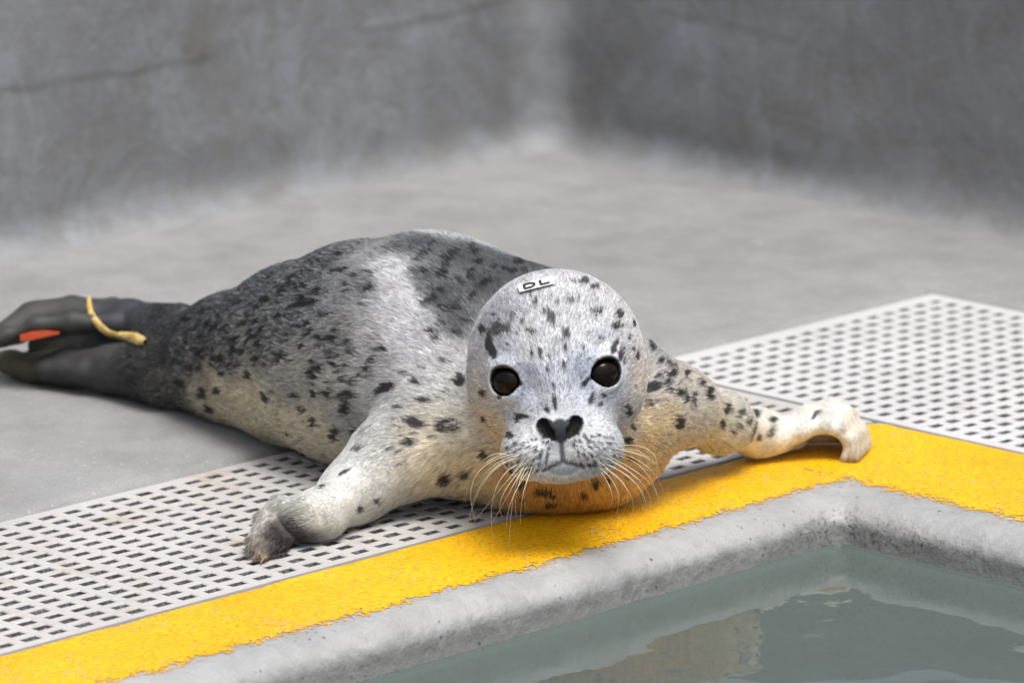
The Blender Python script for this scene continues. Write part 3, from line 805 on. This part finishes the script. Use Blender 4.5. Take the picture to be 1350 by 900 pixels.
for sx in (-1, 1):                     # rows of whisker pits on the pads
    for r_i in range(6):
        for c_i in range(7):
            x, y = sx * (14 + c_i * 8.5 + r_i * 1.5), -76 - r_i * 7.5 - c_i * 1.2
            q = H(x + rr.uniform(-1.5, 1.5), y + rr.uniform(-1.5, 1.5), 0)
            c_ = M.T @ (q - CAM); p, _ = hit(CX + FPX * c_[0] / c_[2], CY - FPX * c_[1] / c_[2])
            if p is not None and np.hypot((abs(x) - 36) / 38, (y + 94) / 30) < 1.0: spots.append((p, 2.2, 2.5, 0.3 * sx, 0.9))
def inside(x, y, poly):
    c = False
    for (xa, ya), (xb, yb) in zip(poly, poly[1:] + poly[:1]):
        if (ya > y) != (yb > y) and x < (xb - xa) * (y - ya) / (yb - ya) + xa: c = not c
    return c
REG = [([(240, 425), (440, 320), (505, 370), (510, 470), (470, 545), (330, 480), (230, 495)], 175, (3.5, 8.5), (2.4, 4.6), 18),
       ([(530, 318), (600, 318), (720, 352), (640, 400), (615, 440), (575, 455), (560, 390)], 46, (5, 11), (2.6, 5), 22),
       ([(850, 445), (900, 490), (905, 540), (860, 500)], 14, (3, 5), (2, 3), -40),
       ([(490, 500), (610, 470), (610, 600), (540, 620), (500, 590)], 20, (2, 6), (1.6, 3.4), 20),
       ([(640, 390), (830, 390), (840, 480), (640, 480)], 34, (2, 4), (1.2, 2.2), 85)]
for poly, n, ra, rb, an in REG:
    xs, ys = [p[0] for p in poly], [p[1] for p in poly]; k = 0
    while k < n:
        x, y = rr.uniform(min(xs), max(xs)), rr.uniform(min(ys), max(ys))
        if not inside(x, y, poly): continue
        k += 1; p, _ = hit(x, y)
        if p is not None: spots.append((p, rr.uniform(*ra), rr.uniform(*rb), math.radians(an + rr.uniform(-25, 25)), rr.uniform(0.55, 1.0)))
# scattered spots on the far side of the back as well
for k in range(130):
    i = rr.randrange(len(SV))
    if SN[i] @ -FWD < -0.1 and SV[i][2] > 0.05: spots.append((SV[i], rr.uniform(4, 8), rr.uniform(3, 5), rr.uniform(0, 3), rr.uniform(.6, 1)))

DARK = lin(46, 45, 49)
def coat(P, N):
    num = np.zeros((len(P), 3)); den = np.zeros(len(P))
    Pw = P + np.stack([noise(P, 45, 80), noise(P, 45, 81), noise(P, 45, 82)], 1) * 0.006
    for p, c, ep in zip(cp, cc, ceps):
        w = 1.0 / (((Pw - p) ** 2).sum(1) + ep) ** 1.9
        num += w[:, None] * c; den += w
    base = num / den[:, None]
    hp = np.maximum.reduce([1 - sstep(r * 0.7, r * 1.25, np.linalg.norm(Pw - c, axis=1)) for c, r in HANDP]) * (P[:, 2] < 0.026)
    base = base * (1 - hp[:, None] * 0.85) + lin(74, 66, 67) * hp[:, None] * 0.85
    s, th, r = spine_coords(P)
    body = sstep(0.03, 0.12, s)
    # belly side paler than the back wherever the photograph gives no hint
    sp = np.zeros(len(P))
    nz = 1 + 0.38 * noise(P, 260, 90) + 0.28 * noise(P, 100, 91)
    for c, a, b, an, st in spots:
        R = max(a, b) * PXM * 2.2
        m = np.flatnonzero((np.abs(P[:, 0] - c[0]) < R) & (np.abs(P[:, 1] - c[1]) < R) & (np.abs(P[:, 2] - c[2]) < R))
        if not len(m): continue
        d = P[m] - c; u = d @ RIGHT / PXM; v = d @ UP / PXM
        e = np.sqrt(((u * math.cos(an) + v * math.sin(an)) / a) ** 2 + ((-u * math.sin(an) + v * math.cos(an)) / b) ** 2) * nz[m]
        sp[m] = np.maximum(sp[m], st * (1 - sstep(0.7, 1.15, e)))
    return base, sp, s, th, r, body

HANDP = [(Vh(372, 704, .012), .011), (Vh(384, 704, .010), .010), (Vh(362, 718, .007), .009)]
# body colour: the skin under the fur takes the coat colour, a little darker like the undercoat
base, sp, s_, th_, r_, bod = coat(SV, SN)
_,wh0 = flow(SV, SN)
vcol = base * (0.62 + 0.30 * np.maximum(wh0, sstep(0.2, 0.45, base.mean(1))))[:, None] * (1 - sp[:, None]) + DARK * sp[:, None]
vcol = vcol * (1 + 0.22 * noise(SV * np.array([1, 1, 2.2]), 60, 140) + 0.15 * noise(SV, 190, 141))[:, None]
def near_pt(P, c, r): return np.linalg.norm(P - c, axis=1) < r
BARE = np.zeros(len(SV), bool)
HL = (SV - HO) @ np.stack([hr, hu, hf]).T / PXM           # head frame, px
onhead = np.linalg.norm(SV - H(0, 0, 40), axis=1) < px2m(190)
# nose pad and nostrils
def nose_mask(L):
    x, y, z = L[:, 0], L[:, 1], L[:, 2]
    e1 = np.hypot((np.abs(x) - 16.5 - 0.25 * (y + 65)) / 14.2, (y + 65) / 14.2)
    e2 = np.hypot(x / 13, (y + 69) / 16)
    return (z > 60) * np.maximum(1 - sstep(0.85, 1.08, e1), 1 - sstep(0.85, 1.1, e2))
nm = nose_mask(HL) * onhead
lipm = (1 - sstep(0.8, 1.05, np.hypot(HL[:, 0] / 21, (HL[:, 1] + 117) / 9.5))) * onhead * (HL[:, 2] > 70)
mouthm = np.zeros(len(SV))
eyem = np.zeros(len(SV))
for c, n, Rm in EYES:
    q = (SV - c) @ Rm.T / PXM
    rad = np.hypot(q[:, 0], q[:, 1] / 0.95)
    sg = 1 if (n @ hr) > 0 else -1
    inner = np.hypot((q[:, 0] + sg * 20) / 7.5, (q[:, 1] + 6) / 5.5)
    eyem = np.maximum(eyem, np.maximum(1 - sstep(19.6, 23.8, rad), 1 - sstep(0.6, 1.1, inner)) * (q[:, 2] > -30))
phil = (1 - sstep(1.5, 4.5, np.abs(HL[:, 0]))) * (HL[:, 1] < -78) * (HL[:, 1] > -108) * onhead * (HL[:, 2] > 60)
for a, b in zip(mz, mz[1:]):
    A_, B_ = H(*a), H(*b); u = B_ - A_; t = np.clip((SV - A_) @ u / (u @ u), 0, 1)
    mouthm = np.maximum(mouthm, 1 - sstep(2.0, 5.5, np.linalg.norm(SV - A_ - t[:, None] * u, axis=1) / PXM))
def blend(c, m, col): return c * (1 - m[:, None]) + np.asarray(col) * m[:, None]
vcol = blend(vcol, lipm, lin(150, 156, 162)); vcol = blend(vcol, phil * 0.85, lin(48, 48, 52)); vcol = blend(vcol, mouthm * 0.85, lin(52, 52, 56))
vcol = blend(vcol, nm, lin(54, 57, 65)); vcol = blend(vcol, eyem, lin(34, 27, 25))
# nostril openings are bare and near black inside
for p in CUT[8:12]:
    dd = p.ev(SV); vcol = blend(vcol, 1 - sstep(0.0004, 0.0016, np.abs(dd)) if False else (dd < 0.0012).astype(float) * onhead, lin(5, 5, 5))
gloss = np.maximum.reduce([nm, lipm * 0.7, eyem * 0.6])
for p in CUT[8:12]: gloss[p.ev(SV) < 0.0012] = -0.6
hindm = (1 - sstep(0.0, 0.03, (SV - Vh(205, 480, .03)) @ -RIGHT * -1 + 0.0)) * 0
BAREM = np.maximum.reduce([nm, lipm, eyem, mouthm * 0.6, phil * 0.7])

seal = bpy.data.objects.new("harbour_seal_pup", None); COL.objects.link(seal)
seal.location = (float(spt[4][0]), float(spt[4][1]), 0.0)
tag(seal, "spotted grey and white seal pup lying at the pool edge facing the viewer", "seal")
def child(o, parent=seal):
    o.parent = parent; o.matrix_parent_inverse = Matrix.Translation(-seal.location) if parent is seal else parent.matrix_world.inverted()
    return o
def m_skin():
    m = Mat("seal_skin", 0.55, 0.35)
    at = m.n.new("ShaderNodeAttribute"); at.attribute_name = "col"
    ag = m.n.new("ShaderNodeAttribute"); ag.attribute_name = "gloss"
    f = m.noise(500, 3, 0.6)
    m.color(m.mix(m.ramp(f, [(0.35, 0.3), (0.6, 0.0)]), at.outputs["Color"], (0.03, 0.03, 0.03)))
    m.rough(m.math('SUBTRACT', 0.62, m.math('MULTIPLY', ag.outputs["Fac"], 0.36)))
    m.bump([(f, 0.0006, 0.4)])
    return m.m
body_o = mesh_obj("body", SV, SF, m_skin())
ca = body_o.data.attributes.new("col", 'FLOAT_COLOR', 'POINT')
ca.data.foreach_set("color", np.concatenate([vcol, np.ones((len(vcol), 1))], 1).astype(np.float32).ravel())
cg = body_o.data.attributes.new("gloss", 'FLOAT', 'POINT'); cg.data.foreach_set("value", gloss.astype(np.float32))
child(body_o)
cam.dof.focus_distance = float((H(0, -10, 95) - CAM) @ FWD)

# ---- fur
def sample(n_total):
    q = SF
    tri = np.concatenate([q[:, [0, 1, 2]], q[:, [0, 2, 3]]])
    A = np.linalg.norm(np.cross(SV[tri[:, 1]] - SV[tri[:, 0]], SV[tri[:, 2]] - SV[tri[:, 0]]), axis=1) / 2
    ctr = SV[tri].mean(1)
    tn = SN[tri].mean(1)
    w = A.copy()
    w *= 1 - np.minimum(1, BAREM[tri].max(1) * 1.3)
    w *= (ctr[:, 2] > 0.003)
    dh = np.linalg.norm(ctr - H(0, -10, 40), axis=1)
    w *= 1 + 1.8 * (dh < px2m(150))                       # finer, denser on the head
    w *= np.where(tn @ -FWD < -0.25, 0.45, 1.0)
    w *= np.where((ctr - Vh(205, 480, .03)) @ RIGHT < 0, 0.5, 1)
    c = np.cumsum(w); c /= c[-1]
    t = np.searchsorted(c, rng.random(n_total))
    u, v = rng.random(n_total), rng.random(n_total); m = u + v > 1; u[m], v[m] = 1 - u[m], 1 - v[m]
    T = tri[t]
    bw = np.stack([1 - u - v, u, v], 1)
    P = (SV[T] * bw[:, :, None]).sum(1); N = (SN[T] * bw[:, :, None]).sum(1); N /= np.linalg.norm(N, axis=1)[:, None]
    return P, N
NH, NG = 420000, 60000
P, N = sample(NH)
PG, NGn = sample(NG)
from mathutils.kdtree import KDTree
kd = KDTree(NG)
for i, q in enumerate(PG.tolist()): kd.insert(q, i)
kd.balance()
GI = np.array([kd.find(q)[1] for q in P.tolist()])
PA_, NA_ = np.concatenate([P, PG]), np.concatenate([N, NGn])
FL, wh = flow(PA_, NA_)
NT = NH + NG
base, sp, s_, th_, r_, bod = coat(PA_, NA_)
side = np.cross(NA_, FL)
flank = bod * (1 - wh) * sstep(0.12, 0.22, s_)
flip_l = np.zeros(NT)
for c, rad_, w_ in ((Vh(430, 672, .02), .075, .8), (Vh(470, 645, .03), .06, .6), (Vh(985, 565, .03), .06, .6), (Vh(1040, 570, .02), .06, .85), (Vh(1100, 560, .02), .07, 1), (Vh(100, 430, .05), .12, 1), (Vh(60, 480, .02), .12, 1)):
    flip_l = np.maximum(flip_l, w_ * (1 - sstep(rad_ * 0.4, rad_ * 1.15, np.linalg.norm(PA_ - c, axis=1))))
handl = 1 - sstep(.02, .034, np.linalg.norm(PA_ - Vh(360, 700, .018), axis=1))
flip_l *= 1 - 0.7 * handl
hind = np.maximum(1 - sstep(0.05, .16, np.linalg.norm(PA_ - Vh(100, 430, .05), axis=1)), 1 - sstep(0.05, .16, np.linalg.norm(PA_ - Vh(60, 480, .02), axis=1)))
flank *= 1 - flip_l
muz = (1 - sstep(40, 90, np.linalg.norm(PA_ - H(0, -80, 100), axis=1) / PXM))
length = 0.0080 * (1 - wh) + 0.0050 * wh
length = length * (1 - 0.6 * flip_l) * (1 - 0.45 * muz) * (1 - 0.5 * hind)
eyed = np.minimum(*[np.linalg.norm(PA_ - (c + n * px2m(14)), axis=1) / PXM for c, n, _ in EYES])
length *= 0.25 + 0.75 * sstep(18, 42, eyed)
length *= rng.uniform(0.75, 1.25, NT)
lift = (0.24 - 0.15 * flip_l + 0.10 * noise(PA_, 120, 120) * (1 - flip_l)) * (1 - 0.35 * muz)
wav = noise(PA_, 75, 130) * 0.45 * flank + noise(PA_, 160, 131) * 0.25 * (1 - 0.7 * flip_l)
dirn = FL + side * (wav + 0.10 * rng.standard_normal(NT))[:, None] + 0.04 * rng.standard_normal((NT, 3))
dirn -= NA_ * (dirn * NA_).sum(1)[:, None]; dirn /= np.linalg.norm(dirn, axis=1)[:, None]
K = 4
lum = base.mean(1)
# every lock has its own tone; on the grey flank many locks are dark
toneg = 1 + 0.17 * rng.standard_normal(NG) * (0.7 + 0.3 * np.maximum(flank, wh)[NH:]) * (1 - 0.5 * flip_l[NH:])
darkg = (rng.random(NG) < 0.08 + 0.33 * flank[NH:]) * rng.uniform(0.4, 1.0, NG) * (1 - sstep(0.30, 0.55, lum[NH:])) * np.maximum(flank[NH:], 0.25)
paleg = (rng.random(NG) < 0.30) * rng.uniform(0.2, 0.6, NG) * (1 - sstep(0.3, 0.5, lum[NH:])) * flank[NH:] * (1 - hind[NH:]) * sstep(0.05, 0.2, lum[NH:])
tone = toneg[GI] * (1 + 0.13 * rng.standard_normal(NH))
fine_dark = (rng.random(NH) < 0.12 + 0.04 * wh[:NH]) * (1 - 0.7 * flip_l[:NH]) * (0.5 + 0.1 * wh[:NH])          # single dark guard hairs
tipc = base[:NH] * tone[:, None]
def tint(c, a, col): return c * (1 - a[:, None]) + np.asarray(col) * a[:, None]
tipc = tint(tipc, paleg[GI], lin(206, 207, 206))
tipc = tint(tipc, darkg[GI] * 0.85, lin(40, 43, 48))
tipc = tint(tipc, fine_dark, lin(60, 60, 64))
spm = np.clip(0.6 * sp[:NH] + 0.4 * sp[NH:][GI], 0, 1)
tipc = tint(tipc, 0.94 * sstep(0.15, 0.8, spm), DARK) 
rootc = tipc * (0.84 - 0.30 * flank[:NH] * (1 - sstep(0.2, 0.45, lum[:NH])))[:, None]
curve = np.zeros((NT, K, 3))
for k in range(K):
    t = k / (K - 1)
    hgt_ = lift * t - lift * 0.4 * t * t
    curve[:, k] = PA_ + (dirn * (t * (1 - 0.06 * t)) + NA_ * hgt_[:, None]) * length[:, None] - NA_ * (0.0004 * (1 - t))
pts = np.zeros((NH, K, 3), np.float32); colr = np.ones((NH, K, 4), np.float32); rad = np.zeros((NH, K), np.float32)
cl = (0.45 + 0.35 * flank[:NH]) * (1 - 0.5 * muz[:NH]) * (1 - 0.75 * flip_l[:NH])
for k in range(K):
    t = k / (K - 1)
    w = (cl * t ** 1.3)[:, None]
    pts[:, k] = curve[:NH, k] * (1 - w) + curve[NH:, k][GI] * w
    g = min(1.0, 1.35 * t) ** 1.2
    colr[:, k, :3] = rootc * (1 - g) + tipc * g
    rad[:, k] = 0.00020 * (1 - 0.75 * t) * (1 - 0.35 * wh[:NH])
pts[:, :, 2] = np.maximum(pts[:, :, 2], 0.0012)
colr = np.clip(colr, 0.004, 0.9)
def m_fur():
    m = Mat("seal_fur", 0.42, 0.6)
    at = m.n.new("ShaderNodeAttribute"); at.attribute_name = "col"
    m.color(at.outputs["Color"])
    tr = m.n.new("ShaderNodeBsdfTranslucent"); m.l.new(at.outputs["Color"], tr.inputs[0])
    mx = m.n.new("ShaderNodeMixShader"); mx.inputs[0].default_value = 0.38
    out = [x for x in m.n if x.type == 'OUTPUT_MATERIAL'][0]
    m.l.new(m.b.outputs[0], mx.inputs[1]); m.l.new(tr.outputs[0], mx.inputs[2]); m.l.new(mx.outputs[0], out.inputs[0])
    return m.m
def make_fur(name, pts, colr, rad, mat, parent):
    n, K = pts.shape[:2]
    hc = bpy.data.hair_curves.new(name)
    hc.add_curves([K] * n)
    hc.attributes["position"].data.foreach_set("vector", pts.ravel())
    a = hc.attributes.get("radius") or hc.attributes.new("radius", 'FLOAT', 'POINT')
    a.data.foreach_set("value", rad.ravel())
    a = hc.attributes.new("col", 'FLOAT_COLOR', 'POINT'); a.data.foreach_set("color", colr.ravel())
    hc.materials.append(mat)
    o = bpy.data.objects.new(name, hc); COL.objects.link(o)
    return child(o, parent)
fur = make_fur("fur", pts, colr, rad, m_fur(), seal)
scene.cycles_curves.shape = 'RIBBONS'
scene.cycles.max_bounces = 8

# ---- eyes
def m_eye():
    m = Mat("eye_wet", 0.03, 0.28)
    sp_ = m.n.new("ShaderNodeSeparateXYZ"); m.l.new(m.tc, sp_.inputs[0])
    rr_ = m.math('SQRT', m.math('ADD', m.math('MULTIPLY', sp_.outputs[0], sp_.outputs[0]), m.math('MULTIPLY', sp_.outputs[1], sp_.outputs[1])))
    q = m.math('MULTIPLY', rr_, 1.0 / px2m(18))
    m.color(m.ramp(q, [(0.0, (0.004, 0.003, 0.003)), (0.42, (0.006, 0.004, 0.004)), (0.55, (0.010, 0.006, 0.004)), (0.9, (0.008, 0.005, 0.004)), (1.0, (0.006, 0.005, 0.005))]))
    m.b.inputs["IOR"].default_value = 1.36
    return m.m
EYEM = m_eye()
for c, n, Rm in EYES:
    bm = bmesh.new(); bmesh.ops.create_uvsphere(bm, u_segments=48, v_segments=32, radius=px2m(24.5))
    me = bpy.data.meshes.new("eye"); bm.to_mesh(me); bm.free()
    for p in me.polygons: p.use_smooth = True
    me.materials.append(EYEM)
    o = bpy.data.objects.new("eye", me); COL.objects.link(o)
    c = c - n * px2m(2.6)
    mw = Matrix([[*Rm[:, i], c[i]] for i in range(3)] + [[0, 0, 0, 1]])
    o.parent = seal; o.matrix_parent_inverse = Matrix.Translation(-seal.location); o.matrix_basis = mw

# ---- whiskers
def tube(pts_, r0, r1, seg=6):
    pts_ = np.array(pts_); n = len(pts_); V, F = [], []
    for i in range(n):
        t = pts_[min(i + 1, n - 1)] - pts_[max(i - 1, 0)]; t /= np.linalg.norm(t)
        a = np.cross(t, FWD); a /= np.linalg.norm(a); b = np.cross(t, a); r = r0 + (r1 - r0) * i / (n - 1)
        for k in range(seg):
            w = 2 * math.pi * k / seg; V.append(pts_[i] + r * (a * math.cos(w) + b * math.sin(w)))
    for i in range(n - 1):
        for k in range(seg): F.append((i * seg + k, i * seg + (k + 1) % seg, (i + 1) * seg + (k + 1) % seg, (i + 1) * seg + k))
    return V, F
mw_ = Mat("whisker_horn", 0.35, 0.5); mw_.color(mw_.ramp(mw_.noise(60, 2), [(0.3, (0.62, 0.52, 0.36)), (0.7, (0.78, 0.72, 0.58))]))
WH = """678 606 640 632 615 696|684 612 655 640 648 692|690 616 664 650 660 676|694 618 680 640 672 700|698 620 676 656 668 690|676 598 630 622 622 668|672 602 640 604 616 646|700 622 690 650 686 684|682 604 650 618 626 654|688 610 668 634 634 676|
812 596 850 612 872 640|806 604 850 630 868 658|800 612 840 640 852 672|796 616 830 650 832 680|792 618 824 640 822 676|814 588 858 594 864 630|810 600 845 615 866 650|790 620 806 648 804 668|794 612 836 634 848 664|816 594 846 596 860 616|698 606 680 622 664 646|784 606 806 624 816 650|674 594 636 612 612 640|692 612 672 648 652 684|686 600 656 610 632 634|696 614 682 644 680 676|702 616 694 640 692 664|812 592 852 602 870 622|804 608 844 634 858 664|798 604 830 622 846 646|788 616 812 642 814 672|808 590 838 598 858 606""".replace("\n", "").split("|")
for t in WH:
    v = list(map(float, t.split()))
    p0, n0 = hit(v[0], v[1])
    if p0 is None: continue
    d0 = float((p0 - CAM) @ FWD)
    p1 = CAM + ray(v[2], v[3]) * (d0 - rr.uniform(0.010, 0.02)); p2 = CAM + ray(v[4], v[5]) * (d0 + rr.uniform(-0.01, 0.02))
    c1 = 2 * p1 - 0.5 * (p0 + p2)
    ps = [(1 - s) ** 2 * (p0 - n0 * 0.002) + 2 * s * (1 - s) * c1 + s * s * p2 for s in np.linspace(0, 1.12, 15)]
    V, F = tube(ps, 0.00025, 0.00008, 5)
    child(mesh_obj("whisker", V, F, mw_.m))

# ---- glued head label with letters
lab = [(684.5, 379.5), (728.5, 368.0), (731, 377.5), (687, 388.5)]
def lab_pt(u, v, off):
    (xa, ya), (xb, yb), (xc, yc), (xd, yd) = lab
    x = (xa * (1 - u) + xb * u) * (1 - v) + (xd * (1 - u) + xc * u) * v
    y = (ya * (1 - u) + yb * u) * (1 - v) + (yd * (1 - u) + yc * u) * v
    p, n = hit(x, y)
    return p + n * off
nu, nv = 16, 8
Vt = [lab_pt(u, v, 0.0031) for u in np.linspace(0, 1, nu) for v in np.linspace(0, 1, nv)]
mp_ = Mat("label_vinyl", 0.5, 0.4); mp_.color(mp_.ramp(mp_.noise(300, 3), [(0.3, (0.72, 0.72, 0.72)), (0.6, (0.82, 0.82, 0.82))]))
label_o = child(mesh_obj("head_label", Vt, grid_faces(nu, nv), mp_.m))
mi = Mat("label_ink", 0.6, 0.3); mi.color(mi.ramp(mi.noise(400, 2), [(0.3, (0.02, 0.02, 0.022)), (0.7, (0.05, 0.05, 0.055))]))
def stroke(pts_, w, closed=False):
    V, F = [], []
    P2 = [np.array(p, float) for p in pts_]
    if closed: P2.append(P2[0])
    for a, b in zip(P2, P2[1:]):
        n = max(2, int(np.linalg.norm((b - a) * [44, 14]) / 2) + 1); d = (b - a) * np.array([3.2, 1.0]); L = np.linalg.norm(d) + 1e-9
        perp = np.array([-d[1] / 3.2, d[0]]) / L * w / 2
        base_ = len(V)
        a_, b_ = a - (b - a) / (np.linalg.norm(b - a) + 1e-9) * 0.02, b + (b - a) / (np.linalg.norm(b - a) + 1e-9) * 0.02
        for s in np.linspace(0, 1, n):
            c = a_ + (b_ - a_) * s
            V.append(lab_pt(*np.clip(c + perp, 0.01, .99), 0.0036)); V.append(lab_pt(*np.clip(c - perp, 0.01, .99), 0.0036))
        for i in range(n - 1): F.append((base_ + 2 * i, base_ + 2 * i + 1, base_ + 2 * i + 3, base_ + 2 * i + 2))
    return V, F
Dp = [(0.17, 0.24), (0.34, 0.24), (0.44, 0.36), (0.46, 0.5), (0.44, 0.66), (0.34, 0.78), (0.17, 0.78)]
Lp = [(0.63, 0.18), (0.63, 0.78), (0.86, 0.78)]
for nm_, pl, w in (("letter", [(Dp, True)], 0.24), ("letter", [(Lp, False)], 0.24)):
    VV, FF = [], []
    for p_, cl in pl:
        v, f = stroke(p_, w, cl); FF += [tuple(i + len(VV) for i in q) for q in f]; VV += v
    o = mesh_obj(nm_, VV, FF, mi.m, smooth=False)
    o.parent = label_o

# ---- hind-flipper band and tag
def ribbon(path, w, thick, lift_):
    """path: (px,py); lies on the flipper surface"""
    P_, N_ = [], []
    for x, y in path:
        p, n = hit(x, y)
        if p is None: p = P_[-1] + np.array([0, 0, 0.004]); n = N_[-1]
        P_.append(p + n * lift_); N_.append(n)
    P_, N_ = np.array(P_), np.array(N_)
    V, F = [], []
    for i in range(len(P_)):
        t = P_[min(i + 1, len(P_) - 1)] - P_[max(0, i - 1)]; t /= np.linalg.norm(t)
        b = np.cross(t, N_[i]); b /= np.linalg.norm(b); ww = w if np.isscalar(w) else w[i]
        for s, q in ((-1, 0), (-0.7, 1), (0.7, 1), (1, 0)): V.append(P_[i] + b * s * ww / 2 + N_[i] * q * thick)
    for i in range(len(P_) - 1):
        for k in range(3): F.append((i * 4 + k, i * 4 + k + 1, (i + 1) * 4 + k + 1, (i + 1) * 4 + k))
    return V, F
my = Mat("band_yellow", 0.55, 0.3); my.color(my.ramp(my.noise(240, 3), [(0.3, (0.42, 0.26, 0.04)), (0.7, (0.66, 0.52, 0.22))])); my.bump([(my.noise(420, 2), 0.001, 0.6)])
bp = [(117, 396), (118, 404), (120, 413), (125, 422), (132, 429), (142, 435), (153, 439), (165, 442), (177, 446), (187, 450), (194, 452)]
V, F = ribbon(bp, [px2m(v) for v in (6, 8, 9, 10, 11, 13, 15, 16, 17, 15, 8)], 0.0026, 0.0016)
band = child(mesh_obj("flipper_band", V, F, my.m))
mo = Mat("tag_orange", 0.4, 0.45); mo.color(mo.ramp(mo.noise(180, 3), [(0.3, (0.34, 0.035, 0.008)), (0.7, (0.46, 0.07, 0.012))]))
tp = [(24, 444), (40, 441), (58, 439), (78, 438)]
tdep = float((hit(60, 430)[0] - CAM) @ FWD) - 0.002
bm = bmesh.new()
top = [(26, 441), (40, 437), (60, 435), (79, 437)]; bot = [(27, 450), (42, 448), (60, 444), (78, 440)]
for off in (0.0, 0.006):
    for q in top + bot: bm.verts.new(CAM + ray(*q) * (tdep + off))
bm.verts.ensure_lookup_table(); vv = bm.verts
for i in range(3):
    bm.faces.new((vv[i], vv[i + 1], vv[5 + i], vv[4 + i])); bm.faces.new((vv[8 + i], vv[12 + i], vv[13 + i], vv[9 + i]))
    bm.faces.new((vv[i], vv[8 + i], vv[9 + i], vv[i + 1])); bm.faces.new((vv[4 + i], vv[5 + i], vv[13 + i], vv[12 + i]))
bm.faces.new((vv[0], vv[4], vv[12], vv[8])); bm.faces.new((vv[3], vv[11], vv[15], vv[7]))
me = bpy.data.meshes.new("flipper_tag"); bm.to_mesh(me); bm.free(); me.materials.append(mo.m)
o = bpy.data.objects.new("flipper_tag", me); COL.objects.link(o); child(o)

# ---- claws on the fore flipper
mc = Mat("claw_horn", 0.35, 0.5); mc.color(mc.ramp(mc.noise(200, 2), [(0.3, (0.10, 0.06, 0.035)), (0.7, (0.26, 0.17, 0.10))]))
for (xa, ya, h0), (xb, yb, h1) in (((331, 722, .009), (324, 734, .001)), ((341, 731, .006), (333, 741, .001)), ((350, 734, .005), (343, 744, .001)), ((373, 720, .006), (367, 730, .001))):
    a_, b_ = Vh(xa, ya, h0), Vh(xb, yb, h1)
    mid_ = (a_ + b_) / 2 + np.array([0, 0, 0.0015])
    V, F = tube([a_, (a_ + mid_) / 2, mid_, b_], 0.0021, 0.0004, 8)
    child(mesh_obj("claw", V, F, mc.m))
